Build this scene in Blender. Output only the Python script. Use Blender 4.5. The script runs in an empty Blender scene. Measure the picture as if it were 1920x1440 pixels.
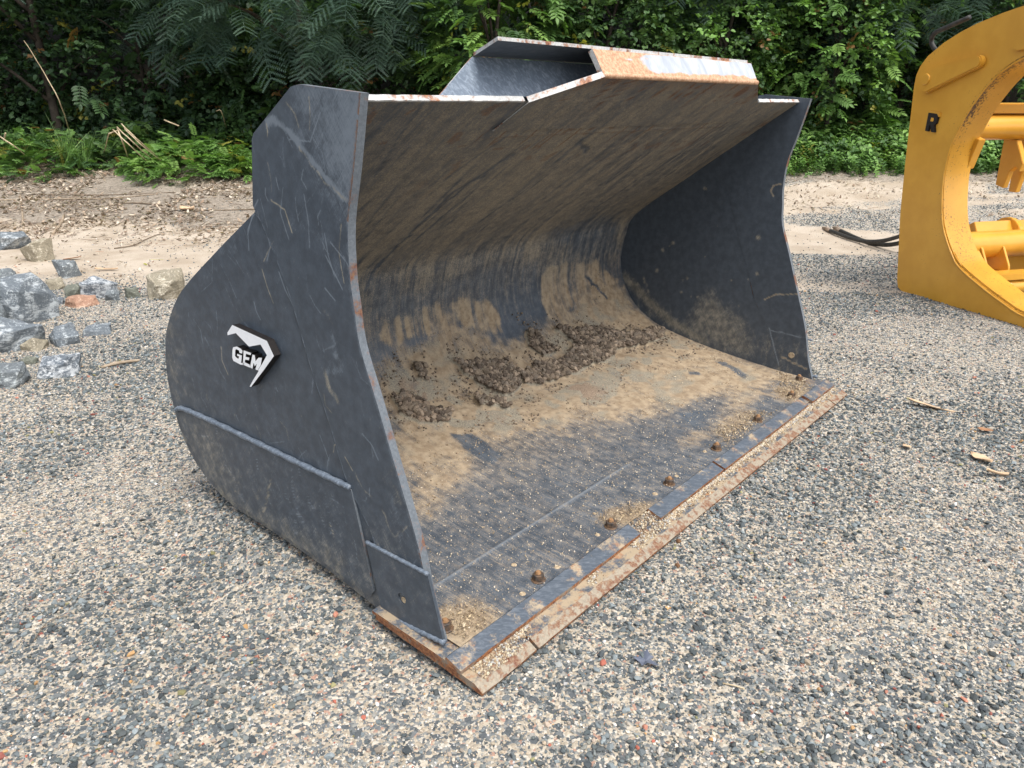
import bpy, bmesh, math, random
import numpy as np
from mathutils import Vector, Matrix, Euler, noise as mnoise
R = math.radians
random.seed(7); rng = np.random.default_rng(11)
SC = bpy.context.scene; COL = SC.collection
# ---------------------------------------------------------------- camera, sky, sun, exposure
HEAD = R(40.05); PITCH = math.atan(525/1442.0)
FW = Vector((math.cos(HEAD), math.sin(HEAD), 0)); RT = Vector((math.sin(HEAD), -math.cos(HEAD), 0))
cam = bpy.data.cameras.new('camera'); cam.sensor_width = 36; cam.lens = 36*1442/1920; cam.clip_start = .05; cam.clip_end = 900
camo = bpy.data.objects.new('camera', cam); COL.objects.link(camo)
camo.location = (0, 0, 1.5)
camo.rotation_euler = (math.pi/2-PITCH, 0, HEAD-math.pi/2)
SC.camera = camo
SUN_EL, SUN_AZ = R(62), R(256)          # direction TO the sun, azimuth from +X
sv = Vector((math.cos(SUN_EL)*math.cos(SUN_AZ), math.cos(SUN_EL)*math.sin(SUN_AZ), math.sin(SUN_EL)))
W = bpy.data.worlds.new('World'); SC.world = W; W.use_nodes = True
nt = W.node_tree; bg = nt.nodes['Background']
sky = nt.nodes.new('ShaderNodeTexSky'); sky.sky_type = 'NISHITA'; sky.sun_disc = False
sky.sun_elevation = SUN_EL; sky.sun_rotation = math.atan2(sv.x, sv.y)
sky.air_density = 1.0; sky.dust_density = 3.0; sky.ozone_density = 1.0
hs = nt.nodes.new('ShaderNodeHueSaturation'); hs.inputs['Saturation'].default_value = .42
nt.links.new(sky.outputs[0], hs.inputs['Color']); nt.links.new(hs.outputs[0], bg.inputs['Color'])
bg.inputs['Strength'].default_value = .15
sl = bpy.data.lights.new('sun', 'SUN'); sl.energy = 1.5; sl.angle = R(28); sl.color = (1, .96, .9)
so = bpy.data.objects.new('sun', sl); COL.objects.link(so); so.rotation_euler = sv.to_track_quat('Z', 'Y').to_euler()
SC.view_settings.view_transform = 'Standard'; SC.view_settings.look = 'None'
SC.view_settings.exposure = 1.0; SC.view_settings.gamma = 1
# ---------------------------------------------------------------- helpers
def tag(o, label=None, cat=None, group=None, kind=None):
    if label: o['label'] = label
    if cat: o['category'] = cat
    if group: o['group'] = group
    if kind: o['kind'] = kind
    return o
def empty(name, loc=(0, 0, 0), rz=0):
    o = bpy.data.objects.new(name, None); o.location = loc; o.rotation_euler = (0, 0, rz); o.empty_display_size = .1
    COL.objects.link(o); return o
def link(name, me, mats, parent=None, smooth=False):
    if not isinstance(mats, (list, tuple)): mats = [mats]
    if not me.materials:
        for m in mats: me.materials.append(m)
    if smooth: me.polygons.foreach_set('use_smooth', [True]*len(me.polygons))
    o = bpy.data.objects.new(name, me); COL.objects.link(o)
    if parent is not None: o.parent = parent
    return o
def pyd(name, verts, faces):
    me = bpy.data.meshes.new(name); me.from_pydata([tuple(map(float, v)) for v in verts], [], [tuple(map(int, f)) for f in faces]); me.update(); return me
def bmobj(name, bm, mats, parent=None, smooth=False):
    me = bpy.data.meshes.new(name); bmesh.ops.recalc_face_normals(bm, faces=bm.faces); bm.to_mesh(me); bm.free()
    return link(name, me, mats, parent, smooth)
def polyprism(bm, pts, x0, x1):
    """polygon in (y,z), extruded along x"""
    a = [bm.verts.new((x0, p[0], p[1])) for p in pts]; b = [bm.verts.new((x1, p[0], p[1])) for p in pts]
    bm.faces.new(a); bm.faces.new(b[::-1]); n = len(pts)
    for i in range(n): bm.faces.new((a[i], b[i], b[(i+1) % n], a[(i+1) % n]))
def bevelled(bm, w, seg=1):
    bmesh.ops.bevel(bm, geom=[e for e in bm.edges], offset=w, segments=seg, affect='EDGES', clamp_overlap=True)
def box(bm, c, s, rot=None):
    r = bmesh.ops.create_cube(bm, size=1); m = Matrix.Translation(c) @ (rot.to_4x4() if rot is not None else Matrix()) @ Matrix.Diagonal((*s, 1))
    bmesh.ops.transform(bm, matrix=m, verts=r['verts']); return r['verts']
def tube(bm, pts, rad, n=8, cap=True):
    pts = [Vector(p) for p in pts]; rr = rad if isinstance(rad, (list, tuple)) else [rad]*len(pts)
    rings = []; up = Vector((0, 0, 1)); prev = None
    for i, p in enumerate(pts):
        t = (pts[min(i+1, len(pts)-1)]-pts[max(i-1, 0)]).normalized()
        if prev is None:
            a = t.cross(up); a = t.cross(Vector((1, 0, 0))) if a.length < .1 else a
        else: a = prev - t*prev.dot(t)
        a.normalize(); prev = a.copy(); b = t.cross(a)
        rings.append([bm.verts.new(p+(a*math.cos(2*math.pi*k/n)+b*math.sin(2*math.pi*k/n))*rr[i]) for k in range(n)])
    for i in range(len(rings)-1):
        for k in range(n): bm.faces.new((rings[i][k], rings[i][(k+1) % n], rings[i+1][(k+1) % n], rings[i+1][k]))
    if cap: bm.faces.new(rings[0][::-1]); bm.faces.new(rings[-1])
def curvepts(pts, n=6):
    pts = [Vector(p) for p in pts]; out = []
    P = [pts[0]*2-pts[1]]+pts+[pts[-1]*2-pts[-2]]
    for i in range(1, len(P)-2):
        for k in range(n):
            t = k/n; a, b, c, d = P[i-1:i+3]
            out.append(.5*((2*b)+(c-a)*t+(2*a-5*b+4*c-d)*t*t+(-a+3*b-3*c+d)*t**3))
    return out+[pts[-1]]
# numpy noise
def _h(ix, iy, s):
    v = (ix.astype(np.int64)*374761393+iy.astype(np.int64)*668265263+s*974634777) & 0xffffffff
    v = ((v ^ (v >> 13))*1274126177) & 0xffffffff
    return ((v ^ (v >> 16)) & 0xffff)/65535.0
def vn(x, y, s=0):
    x = np.asarray(x, float); y = np.asarray(y, float)
    ix = np.floor(x); iy = np.floor(y); fx = x-ix; fy = y-iy; fx = fx*fx*(3-2*fx); fy = fy*fy*(3-2*fy)
    return (_h(ix, iy, s)*(1-fx)+_h(ix+1, iy, s)*fx)*(1-fy)+(_h(ix, iy+1, s)*(1-fx)+_h(ix+1, iy+1, s)*fx)*fy
def fbm(x, y, s=0, o=4):
    r = 0; a = .5; t = 0
    for k in range(o):
        r = r+a*vn(np.asarray(x)*2**k+k*17.3, np.asarray(y)*2**k+k*9.1, s+k); t += a; a *= .5
    return r/t
def sstep(a, b, x):
    t = np.clip((x-a)/(b-a), 0, 1); return t*t*(3-2*t)
def segdist(X, Y, pl, closed=False):
    d = np.full(X.shape, 1e9); n = len(pl)
    for i in range(n if closed else n-1):
        a = pl[i]; b = pl[(i+1) % n]; ex, ey = b[0]-a[0], b[1]-a[1]; L = ex*ex+ey*ey+1e-12
        t = np.clip(((X-a[0])*ex+(Y-a[1])*ey)/L, 0, 1); d = np.minimum(d, np.hypot(X-a[0]-t*ex, Y-a[1]-t*ey))
    return d
def inside(X, Y, pl):
    c = np.zeros(X.shape, bool); n = len(pl)
    for i in range(n):
        x1, y1 = pl[i]; x2, y2 = pl[(i+1) % n]
        if y1 == y2: continue
        m = ((y1 > Y) != (y2 > Y)) & (X < (x2-x1)*(Y-y1)/(y2-y1)+x1); c ^= m
    return c
def pmask(X, Y, polys, w, wob=0, s=0):
    """soft polygon mask, 1 inside"""
    if wob: X2 = X+(fbm(X*9, Y*9, s)-.5)*wob; Y2 = Y+(fbm(X*9, Y*9, s+50)-.5)*wob
    else: X2, Y2 = X, Y
    m = np.zeros(X.shape)
    for pl in polys:
        sd = segdist(X2, Y2, pl, True)*np.where(inside(X2, Y2, pl), 1, -1)
        m = np.maximum(m, sstep(-w, w, sd))
    return m
def smask(X, Y, pl, w, wob=.01, s=0):
    d = segdist(X+(fbm(X*25, Y*25, s)-.5)*wob*2, Y+(fbm(X*25, Y*25, s+9)-.5)*wob*2, pl); return np.exp(-(d/w)**2)
def terrain(D, L):
    D = np.asarray(D, float); L = np.asarray(L, float)
    s = .20+0*L
    z = s*np.logaddexp(0, (D-9.6)*2.2)/2.2
    z = np.where(D > 14.5, s*4.9+(np.minimum(D, 30)-14.5)*.40, z)
    und = (fbm(D*.6, L*.6, 5, 3)-.5)
    z = z+und*.07*sstep(4.5, 9, D)+(fbm(D*2.5, L*2.5, 8, 3)-.5)*.035*sstep(7, 10, D)+(fbm(D*5, L*5, 18, 3)-.5)*.012
    x = FW.x*D+RT.x*L; y = FW.y*D+RT.y*L
    inb = sstep(.9, 1.35, x)*sstep(4.6, 4.1, x)*sstep(1.45, 2.2, y)*sstep(3.0, 2.6, y)
    z = z+.075*inb
    inf = sstep(1.0, 1.25, x)*sstep(4.4, 4.1, x)*sstep(.95, 1.15, y)*sstep(1.6, 1.4, y)
    wob = .3+1.4*fbm(x*7, y*7, 61, 3)
    berm = np.exp(-((y-1.085)/.05)**2)*sstep(1.1, 1.25, x)*sstep(4.35, 4.2, x)+np.exp(-((x-1.175)/.05)**2)*sstep(1.1, 1.2, y)*sstep(2.5, 2.2, y)
    return z-.012*inf+.014*berm*wob
def WP(D, L, dz=0.0):
    x = FW.x*D+RT.x*L; y = FW.y*D+RT.y*L; return Vector((x, y, float(terrain(D, L))+dz))
def DL(x, y): return FW.x*x+FW.y*y, RT.x*x+RT.y*y
def GZ(x, y):
    d, l = DL(x, y); return float(terrain(d, l))
# ---------------------------------------------------------------- materials
class N:
    """small node-building helper"""
    def __init__(s, name):
        s.m = bpy.data.materials.new(name); s.m.use_nodes = True; s.t = s.m.node_tree
        s.b = s.t.nodes['Principled BSDF']; s.out = s.t.nodes['Material Output']
    def n(s, ty, **k):
        q = s.t.nodes.new('ShaderNode'+ty)
        for a, v in k.items(): setattr(q, a, v)
        return q
    def l(s, a, b): s.t.links.new(a, b)
    def math(s, op, a, b=None, clamp=False):
        q = s.n('Math', operation=op, use_clamp=clamp)
        for i, v in enumerate((a, b)):
            if v is None: continue
            if isinstance(v, (int, float)): q.inputs[i].default_value = v
            else: s.l(v, q.inputs[i])
        return q.outputs[0]
    def mix(s, f, a, b, bt='MIX'):
        q = s.n('MixRGB', blend_type=bt)
        for i, v in enumerate((f, a, b)):
            if isinstance(v, (int, float)): q.inputs[i].default_value = v
            elif isinstance(v, tuple): q.inputs[i].default_value = (*v, 1)
            else: s.l(v, q.inputs[i])
        return q.outputs[0]
    def noise(s, vec, scale, detail=4, rough=.55, dist=0):
        q = s.n('TexNoise'); q.inputs['Scale'].default_value = scale; q.inputs['Detail'].default_value = detail
        q.inputs['Roughness'].default_value = rough; q.inputs['Distortion'].default_value = dist; s.l(vec, q.inputs['Vector']); return q.outputs['Fac']
    def ramp(s, f, stops, interp='LINEAR'):
        q = s.n('ValToRGB'); q.color_ramp.interpolation = interp; e = q.color_ramp.elements
        while len(e) < len(stops): e.new(.5)
        for i, (p, c) in enumerate(stops):
            e[i].position = p; e[i].color = (*c, 1) if len(c) == 3 else c
        s.l(f, q.inputs[0]); return q.outputs[0]
    def mr(s, f, a, b, c=0., d=1.):
        q = s.n('MapRange'); s.l(f, q.inputs[0])
        for i, v in enumerate((a, b, c, d)): q.inputs[i+1].default_value = v
        q.interpolation_type = 'SMOOTHSTEP'; return q.outputs[0]
    def vmap(s, vec, sc=(1, 1, 1), rot=(0, 0, 0)):
        q = s.n('Mapping'); q.inputs['Scale'].default_value = sc; q.inputs['Rotation'].default_value = rot; s.l(vec, q.inputs['Vector']); return q.outputs[0]
    def attr(s, name, ty='GEOMETRY'):
        q = s.n('Attribute', attribute_name=name); q.attribute_type = ty; return q
    def bump(s, h, st=.3, d=.01):
        q = s.n('Bump'); q.inputs['Strength'].default_value = st; q.inputs['Distance'].default_value = d; s.l(h, q.inputs['Height']); s.l(q.outputs[0], s.b.inputs['Normal'])
    def done(s, col, rough=.6, metal=0., spec=.5):
        for k, v in (('Base Color', col), ('Roughness', rough), ('Metallic', metal)):
            i = s.b.inputs[k]
            if isinstance(v, tuple): i.default_value = (*v, 1)
            elif isinstance(v, (int, float)): i.default_value = v
            else: s.l(v, i)
        s.b.inputs['Specular IOR Level'].default_value = spec
        return s.m
PAINT = (.053, .066, .083)
def rotscale(q, tc, ang, sc):
    return q.vmap(q.vmap(tc, (1, 1, 1), (ang, 0, 0)), sc)
def mat_steel(name, uvstreak=False):
    """painted steel: vertex colour 'marks' = (scuff, dust, rust); fine grain comes from noise"""
    q = N(name); tc = q.n('TexCoord').outputs['Object']; a = q.attr('marks'); sp = q.n('SeparateColor'); q.l(a.outputs['Color'], sp.inputs[0])
    if uvstreak:
        uv = q.n('UVMap').outputs[0]; st1 = q.noise(q.vmap(uv, (80, 3.0, 1)), 1, 5, .7, .8); st2 = q.noise(q.vmap(uv, (200, 12, 1), (0, 0, .05)), 1, 4, .6, .5)
        streak = q.math('ADD', q.math('MULTIPLY', st1, .6), q.math('MULTIPLY', st2, .4))
    else:
        s1 = q.noise(rotscale(q, tc, .55, (30, 210, 12)), 1, 4, .65, 1.1); s2 = q.noise(rotscale(q, tc, -.75, (30, 180, 16)), 1, 4, .65, 1.4)
        streak = q.math('ADD', q.math('MULTIPLY', s1, .5), q.math('MULTIPLY', s2, .5))
    g = q.noise(tc, 170, 4, .7); g2 = q.noise(tc, 26, 5, .6)
    gm = q.math('ADD', q.math('MULTIPLY', g, .5), q.math('MULTIPLY', g2, .5))
    mod = q.math('ADD', q.math('MULTIPLY', streak, .55), q.math('MULTIPLY', gm, .45))
    if uvstreak: mod = q.math('ADD', q.math('MULTIPLY', mod, .62), q.math('MULTIPLY', q.noise(tc, 330, 3, .8), .38))
    def cov(ch, k=1.5, sh=.5):      # coverage = smooth threshold of attribute against noise
        return q.mr(q.math('ADD', ch, q.math('MULTIPLY', q.math('SUBTRACT', mod, .5), k)), sh-(.36 if uvstreak else .28), sh+(.36 if uvstreak else .28))
    scuff, dust, rust = cov(sp.outputs[0], 2.2), cov(sp.outputs[1], 4.4 if uvstreak else 2.0), cov(sp.outputs[2], 2.4)
    pc = q.mix(q.mr(g2, .3, .7), tuple(c*.85 for c in PAINT), tuple(c*1.2 for c in PAINT))
    c1 = q.mix(q.math('MULTIPLY', scuff, .7), pc, (.19, .22, .25))
    dc = q.mix(q.mr(g2, .3, .7), (.26, .185, .11), (.40, .31, .20)) if uvstreak else q.mix(q.mr(g2, .3, .7), (.21, .185, .135), (.34, .30, .225))
    if uvstreak:
        so = q.attr('soil').outputs['Fac']; dc = q.mix(q.mr(so, .1, .5), dc, q.mix(q.mr(g, .35, .65), (.19, .165, .122), (.35, .30, .215)))
        dc = q.mix(q.mr(so, .6, 1.0), dc, q.mix(q.mr(g, .35, .65), (.17, .12, .08), (.33, .24, .16)))
    c2 = q.mix(q.math('MULTIPLY', dust, .88), c1, dc)
    rc = q.mix(q.mr(g, .35, .65), (.075, .036, .022), (.21, .11, .06))
    c3 = q.mix(rust, c2, rc)
    ro = q.math('ADD', .42, q.math('MULTIPLY', q.math('MAXIMUM', q.math('MAXIMUM', dust, rust), q.math('MULTIPLY', scuff, .5)), .45))
    q.bump(mod, .25, .003)
    return q.done(c3, ro, 0, .45)
def mat_bare(name, light, rustc, k=.5, sc=9.):
    q = N(name); tc = q.n('TexCoord').outputs['Object']; n1 = q.noise(tc, sc, 6, .65, .3); n2 = q.noise(tc, 120, 4, .7)
    c = q.mix(q.mr(n2, .3, .7), tuple(v*.7 for v in light), light)
    r = q.mix(q.mr(n2, .35, .65), (.13, .04, .02), rustc)
    c = q.mix(q.mr(q.math('ADD', n1, q.math('MULTIPLY', n2, .25)), k+.05, k+.17), c, r); q.bump(n2, .3, .003)
    return q.done(c, .6, 0, .4)
M = {}
M['shell'] = mat_steel('dusty_inner_steel', True)
M['steel'] = mat_steel('painted_steel')
M['edge'] = mat_bare('worn_plate_edge', (.15, .17, .19), (.20, .11, .065), .60, 9)
M['white_edge'] = mat_bare('white_worn_edge', (.58, .58, .56), (.40, .2, .11), .57, 14)
M['rust'] = mat_bare('rusty_edge', (.25, .20, .15), (.34, .155, .065), .46, 16)
def mat_paintsteel(name, tint=1.0, dustlo=.62):
    q = N(name); tc = q.n('TexCoord').outputs['Object']; n1 = q.noise(tc, 13, 6, .65); n2 = q.noise(tc, 140, 4, .7); n3 = q.noise(q.vmap(q.vmap(tc, (1, 1, 1), (0, 0, .6)), (30, 110, 60)), 1, 4, .65, .8)
    c = q.mix(q.mr(n3, .40, .85), tuple(v*tint for v in PAINT), (.14*tint, .16*tint, .185*tint))
    c = q.mix(q.math('MULTIPLY', q.mr(q.math('ADD', n1, q.math('MULTIPLY', n2, .35)), dustlo, dustlo+.18), .85), c, q.mix(q.mr(q.noise(tc, 21, 4, .7), .5, .62), (.40, .31, .20), (.36, .19, .09)))
    q.bump(n2, .15, .002)
    return q.done(c, .45, 0, .5)
M['tip'] = mat_bare('worn_blade_tip', (.33, .28, .21), (.25, .165, .10), .53, 34)
M['bar'] = mat_paintsteel('scraped_edge_steel', 1.15, .68)
M['blade'] = mat_paintsteel('dirty_blade_steel', 1.15, .55)
M['weld'] = mat_paintsteel('weld_bead_paint', 1.9, .9)
M['guard_skylit'] = mat_paintsteel('guard_paint_skylit', 2.6, .84)  # guard paint lightened: sky light on the back plate put into its colour
M['plain'] = mat_paintsteel('guard_paint', 1.15, .86)
def mat_flange():
    q = N('worn_guard_flange'); tc = q.n('TexCoord').outputs['Object']; n1 = q.noise(tc, 9, 5, .6); n2 = q.noise(tc, 90, 4, .7); s = q.noise(q.vmap(tc, (22, 9, 9)), 1, 5, .7, .5)
    w = q.mix(q.mr(s, .3, .75), (.33, .36, .40), (.52, .54, .56)); r = q.mix(q.mr(n2, .35, .65), (.38, .19, .10), (.62, .40, .25))
    c = q.mix(q.mr(q.math('ADD', q.attr('edge').outputs['Fac'], q.math('MULTIPLY', q.math('SUBTRACT', n1, .5), .9)), .42, .62), w, r)
    q.bump(n2, .2, .002); return q.done(c, .5, 0, .4)
M['flange'] = mat_flange()
def mat_simple(name, c1, c2, sc=20, rough=.7, bump=.2, bd=.004, spec=.3, stretch=(1, 1, 1)):
    q = N(name); tc = q.vmap(q.n('TexCoord').outputs['Object'], stretch); n1 = q.noise(tc, sc, 6, .65)
    q.bump(q.noise(tc, sc*5, 4, .7), bump, bd); return q.done(q.mix(q.mr(n1, .3, .7), c1, c2), rough, 0, spec)
M['nut'] = mat_simple('rusty_nut', (.045, .042, .04), (.17, .10, .055), 60, .55)
M['nutcap'] = mat_simple('orange_rust_cap', (.18, .10, .05), (.34, .19, .09), 120, .8)
M['white'] = mat_simple('white_emblem_paint', (.78, .79, .80), (.84, .84, .84), 30, .45, .05)
M['black'] = mat_simple('black_emblem_paint', (.012, .010, .010), (.02, .017, .016), 30, .5, .05)
M['dirtdisc'] = mat_simple('dirt_plug', (.22, .16, .10), (.5, .4, .27), 120, .9)
M['rubber'] = mat_simple('hose_rubber', (.02, .02, .02), (.06, .056, .05), 30, .55)
M['hosetip'] = mat_simple('hose_fitting', (.18, .13, .09), (.35, .27, .2), 30, .6)
M['wood'] = mat_simple('dead_wood', (.22, .165, .11), (.42, .34, .25), 14, .85, stretch=(1, 1, 1))
M['straw'] = mat_simple('dry_stalk', (.33, .25, .15), (.55, .45, .30), 14, .8)
M['twig'] = mat_simple('grey_brown_twig', (.10, .075, .05), (.22, .17, .12), 14, .85)
M['bark'] = mat_simple('bark', (.022, .018, .014), (.07, .055, .042), 9, .9, .6, .01)
M['dryleaf'] = mat_simple('tan_dry_leaf', (.48, .33, .20), (.66, .49, .33), 9, .75)
M['brownleaf'] = mat_simple('brown_dry_leaf', (.22, .11, .055), (.40, .22, .12), 12, .8)
M['scrap'] = mat_simple('blue_grey_plastic', (.10, .115, .155), (.14, .155, .195), 9, .6)
M['burr'] = mat_simple('brown_seed_ball', (.10, .05, .025), (.22, .12, .06), 80, .9)
def mat_yellow():
    q = N('yellow_machine_paint'); tc = q.n('TexCoord').outputs['Object']; n1 = q.noise(tc, 4, 6, .6); n2 = q.noise(tc, 60, 5, .7); g = q.attr('grime')
    c = q.mix(q.mr(n1, .3, .7), (.60, .29, .028), (.68, .345, .040))
    c = q.mix(q.mr(q.math('ADD', n2, q.math('MULTIPLY', n1, .6)), 1.0, 1.08), c, (.16, .075, .03))
    gr = q.mr(q.math('ADD', g.outputs['Fac'], q.math('MULTIPLY', q.math('SUBTRACT', n2, .5), 1.6)), .45, .65)
    c = q.mix(gr, c, (.09, .045, .02)); q.bump(n2, .08, .003)
    q.b.inputs['Coat Weight'].default_value = .25; q.b.inputs['Coat Roughness'].default_value = .2; return q.done(c, .35, 0, .5)
M['yellow'] = mat_yellow()
def mat_rock(name, base, vein, amt=.5, sc=8):
    q = N(name); tc = q.n('TexCoord').outputs['Object']; n1 = q.noise(tc, sc, 7, .7, 1.2); n2 = q.noise(tc, 70, 5, .75); n3 = q.noise(q.vmap(tc, (5, 5, 30), (.4, .3, 0)), 1.4, 5, .6, 2)
    c = q.mix(q.mr(n2, .3, .7), tuple(v*.6 for v in base), base)
    c = q.mix(q.mr(q.math('ADD', q.math('MULTIPLY', n1, .6), q.math('MULTIPLY', n3, .4)), amt, amt+.12), c, vein)
    c = q.mix(q.mr(q.math('ADD', n2, q.math('MULTIPLY', n1, .5)), amt+.32, amt+.42), c, tuple(min(.75, v*1.1) for v in vein))
    q.bump(q.math('ADD', n2, n1), .6, .012); return q.done(c, .85, 0, .3)
M['rock_blue'] = mat_rock('blue_grey_rock', (.17, .195, .215), (.43, .46, .47), .49)
M['rock_dark'] = mat_rock('dark_slate_rock', (.17, .19, .20), (.42, .45, .45), .50)
M['rock_white'] = mat_rock('white_flecked_rock', (.15, .175, .20), (.50, .52, .53), .46, 14)
M['rock_tan'] = mat_rock('sandy_rock', (.34, .30, .22), (.55, .50, .40), .5)
M['rock_red'] = mat_rock('reddish_rock', (.42, .25, .17), (.58, .42, .32), .5)
M['rock_green'] = mat_rock('olive_grey_rock', (.20, .21, .17), (.42, .42, .35), .52)
def mat_tint(name, rough=.85, bump=.4, trans=0., spec=.3, bsc=200, var=.35):
    """colour comes from each instance's own 'tint'"""
    q = N(name); a = q.attr('tint', 'INSTANCER'); tc = q.n('TexCoord').outputs['Object']; n1 = q.noise(tc, bsc, 3, .6)
    c = q.mix(1.0, a.outputs['Color'], q.mix(q.mr(n1, .3, .7), (1-var,)*3, (1+var*.6,)*3), 'MULTIPLY')
    if bump: q.bump(n1, bump, .002)
    m = q.done(c, rough, 0, spec)
    if trans:
        tr = q.n('BsdfTranslucent'); q.l(q.mix(1, c, (1.3, 1.5, .7), 'MULTIPLY'), tr.inputs[0]); mx = q.n('MixShader'); mx.inputs[0].default_value = trans
        q.l(q.b.outputs[0], mx.inputs[1]); q.l(tr.outputs[0], mx.inputs[2]); q.l(mx.outputs[0], q.out.inputs[0])
    return m
M['stone'] = mat_tint('gravel_stone', .85, .3)
M['clod'] = mat_tint('soil_clod', .95, .6)
M['leaf'] = mat_tint('leaf', .5, 0, .28, .35, 30, .15)
M['litter'] = mat_tint('litter', .8, 0, .1, .2, 40, .25)
# ground
def mat_ground():
    q = N('gravel_and_sand'); tc = q.n('TexCoord').outputs['Object']; a = q.attr('zones'); am = q.attr('mould'); sp = q.n('SeparateColor'); q.l(a.outputs['Color'], sp.inputs[0])
    sand, litter, tan = sp.outputs[0], sp.outputs[1], sp.outputs[2]
    v = q.n('TexVoronoi'); v.inputs['Scale'].default_value = 110; q.l(tc, v.inputs['Vector'])
    v2 = q.n('TexVoronoi'); v2.inputs['Scale'].default_value = 55; q.l(tc, v2.inputs['Vector'])
    s1 = q.n('SeparateColor'); q.l(v.outputs['Color'], s1.inputs[0]); s2 = q.n('SeparateColor'); q.l(v2.outputs['Color'], s2.inputs[0])
    pal = [(0, (.10, .11, .115)), (.14, (.16, .17, .17)), (.32, (.25, .25, .23)), (.46, (.36, .31, .24)), (.66, (.46, .40, .31)), (.84, (.53, .48, .40)), (.96, (.38, .24, .18))]
    c1 = q.ramp(s1.outputs[0], pal, 'CONSTANT'); c2 = q.ramp(s2.outputs[0], [(0, (.10, .11, .115)), (.5, (.16, .17, .17)), (.7, (.30, .29, .26)), (.85, (.46, .41, .33))], 'CONSTANT')
    c = q.mix(q.mr(q.math('ADD', s2.outputs[1], q.math('MULTIPLY', tan, -.5)), .52, .56), c1, c2)
    nz = q.noise(tc, 90, 5, .7); nb = q.noise(tc, 2.2, 5, .6)
    sandc = q.mix(q.mr(nb, .3, .7), (.40, .33, .25), (.55, .475, .385)); sandc = q.mix(q.mr(nz, .35, .7), q.mix(.35, sandc, (.22, .17, .12)), sandc)
    f = q.mr(q.math('ADD', sand, q.math('MULTIPLY', q.math('SUBTRACT', q.noise(tc, 30, 5, .75), .5), 1.2)), .4, .6)
    c = q.mix(f, c, sandc)
    lc = q.mix(q.mr(q.noise(tc, 24, 6, .8), .36, .64), q.mix(q.mr(nb, .3, .7), (.085, .072, .056), (.16, .135, .105)), (.33, .285, .235))
    f2 = q.mr(q.math('ADD', litter, q.math('MULTIPLY', q.math('SUBTRACT', q.noise(tc, 14, 6, .75), .5), 1.1)), .4, .6)
    c = q.mix(q.math('MULTIPLY', f2, .85), c, lc)
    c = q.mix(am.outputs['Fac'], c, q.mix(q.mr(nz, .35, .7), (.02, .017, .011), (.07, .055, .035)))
    h = q.math('ADD', q.math('MULTIPLY', v.outputs['Distance'], -.6), nz); q.bump(h, .7, .008)
    return q.done(c, .92, 0, .25)
M['ground'] = mat_ground()
S_tan=[[(2.08, 1.364), (2.232, 1.416), (2.415, 1.411), (2.614, 1.474), (2.73, 1.478), (2.834, 1.279), (3.101, 1.237), (3.404, 1.305), (3.617, 1.394), (3.883, 1.543), (4.066, 1.378), (4.118, 1.228), (4.162, 0.987), (4.143, 0.675), (4.121, 0.293), (4.139, 0.054), (3.87, 0.04), (3.664, 0.217), (3.485, 0.31), (3.181, 0.389), (2.935, 0.481), (2.644, 0.583), (2.462, 0.687), (2.248, 0.721), (2.033, 0.705), (1.662, 0.537), (1.705, 0.682), (1.899, 0.991)]]
S_scoop=[[(3.391, 1.621), (3.642, 1.636), (3.943, 1.551), (4.088, 1.41), (4.021, 1.314), (3.713, 1.375), (3.351, 1.3), (3.326, 1.419)], [(2.634, 1.563), (2.746, 1.578), (2.881, 1.525), (2.952, 1.404), (2.947, 1.32), (2.763, 1.363), (2.614, 1.474)], [(2.181, 1.576), (2.38, 1.543), (2.43, 1.461), (2.384, 1.419), (2.173, 1.467)], [(2.414, 1.541), (2.555, 1.593), (2.626, 1.525), (2.51, 1.389), (2.415, 1.411)]]
S_smooth=[[(3.351, 1.3), (3.703, 1.36), (4.096, 1.156), (3.96, 1.029), (3.657, 1.1), (3.411, 1.258)], [(2.746, 1.332), (3.006, 1.28), (3.04, 1.173), (2.97, 1.109), (2.795, 1.145), (2.646, 1.293)], [(2.432, 0.885), (2.682, 0.834), (3.003, 0.779), (3.389, 0.769), (3.351, 0.711), (2.958, 0.713), (2.565, 0.74), (2.383, 0.809)], [(2.11, 1.331), (2.239, 1.233), (2.327, 1.133), (2.251, 1.087), (2.116, 1.198)]]
S_clod=[[(2.519, 1.278), (2.635, 1.235), (2.795, 1.145), (2.829, 1.061), (2.726, 0.988), (2.619, 0.983), (2.562, 1.112), (2.52, 1.188)], [(2.84, 1.071), (2.978, 1.077), (3.195, 1.064), (3.374, 1.129), (3.294, 1.251), (3.401, 1.248), (3.595, 1.182), (3.732, 1.071), (4.09, 0.983), (3.928, 0.905), (3.628, 0.96), (3.325, 0.938), (3.068, 0.929), (2.822, 0.946), (2.784, 1.002)], [(3.096, 1.31), (3.153, 1.267), (3.163, 1.137), (3.059, 1.14), (3.051, 1.233)], [(2.269, 1.327), (2.319, 1.306), (2.31, 1.215), (2.268, 1.248)], [(2.079, 1.211), (2.167, 1.18), (2.177, 1.043), (2.274, 1.003), (2.183, 0.946), (2.086, 1.012), (2.043, 1.107)], [(2.437, 1.062), (2.546, 0.953), (2.511, 0.889), (2.412, 0.967)]]
S_brown=[[(2.11, 1.331), (2.234, 1.323), (2.401, 1.099), (2.571, 0.907), (3.025, 0.862), (3.623, 0.847), (4.139, 0.783), (4.118, 0.663), (3.641, 0.682), (2.931, 0.663), (2.424, 0.781), (2.175, 0.873), (1.998, 1.054)]]
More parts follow.
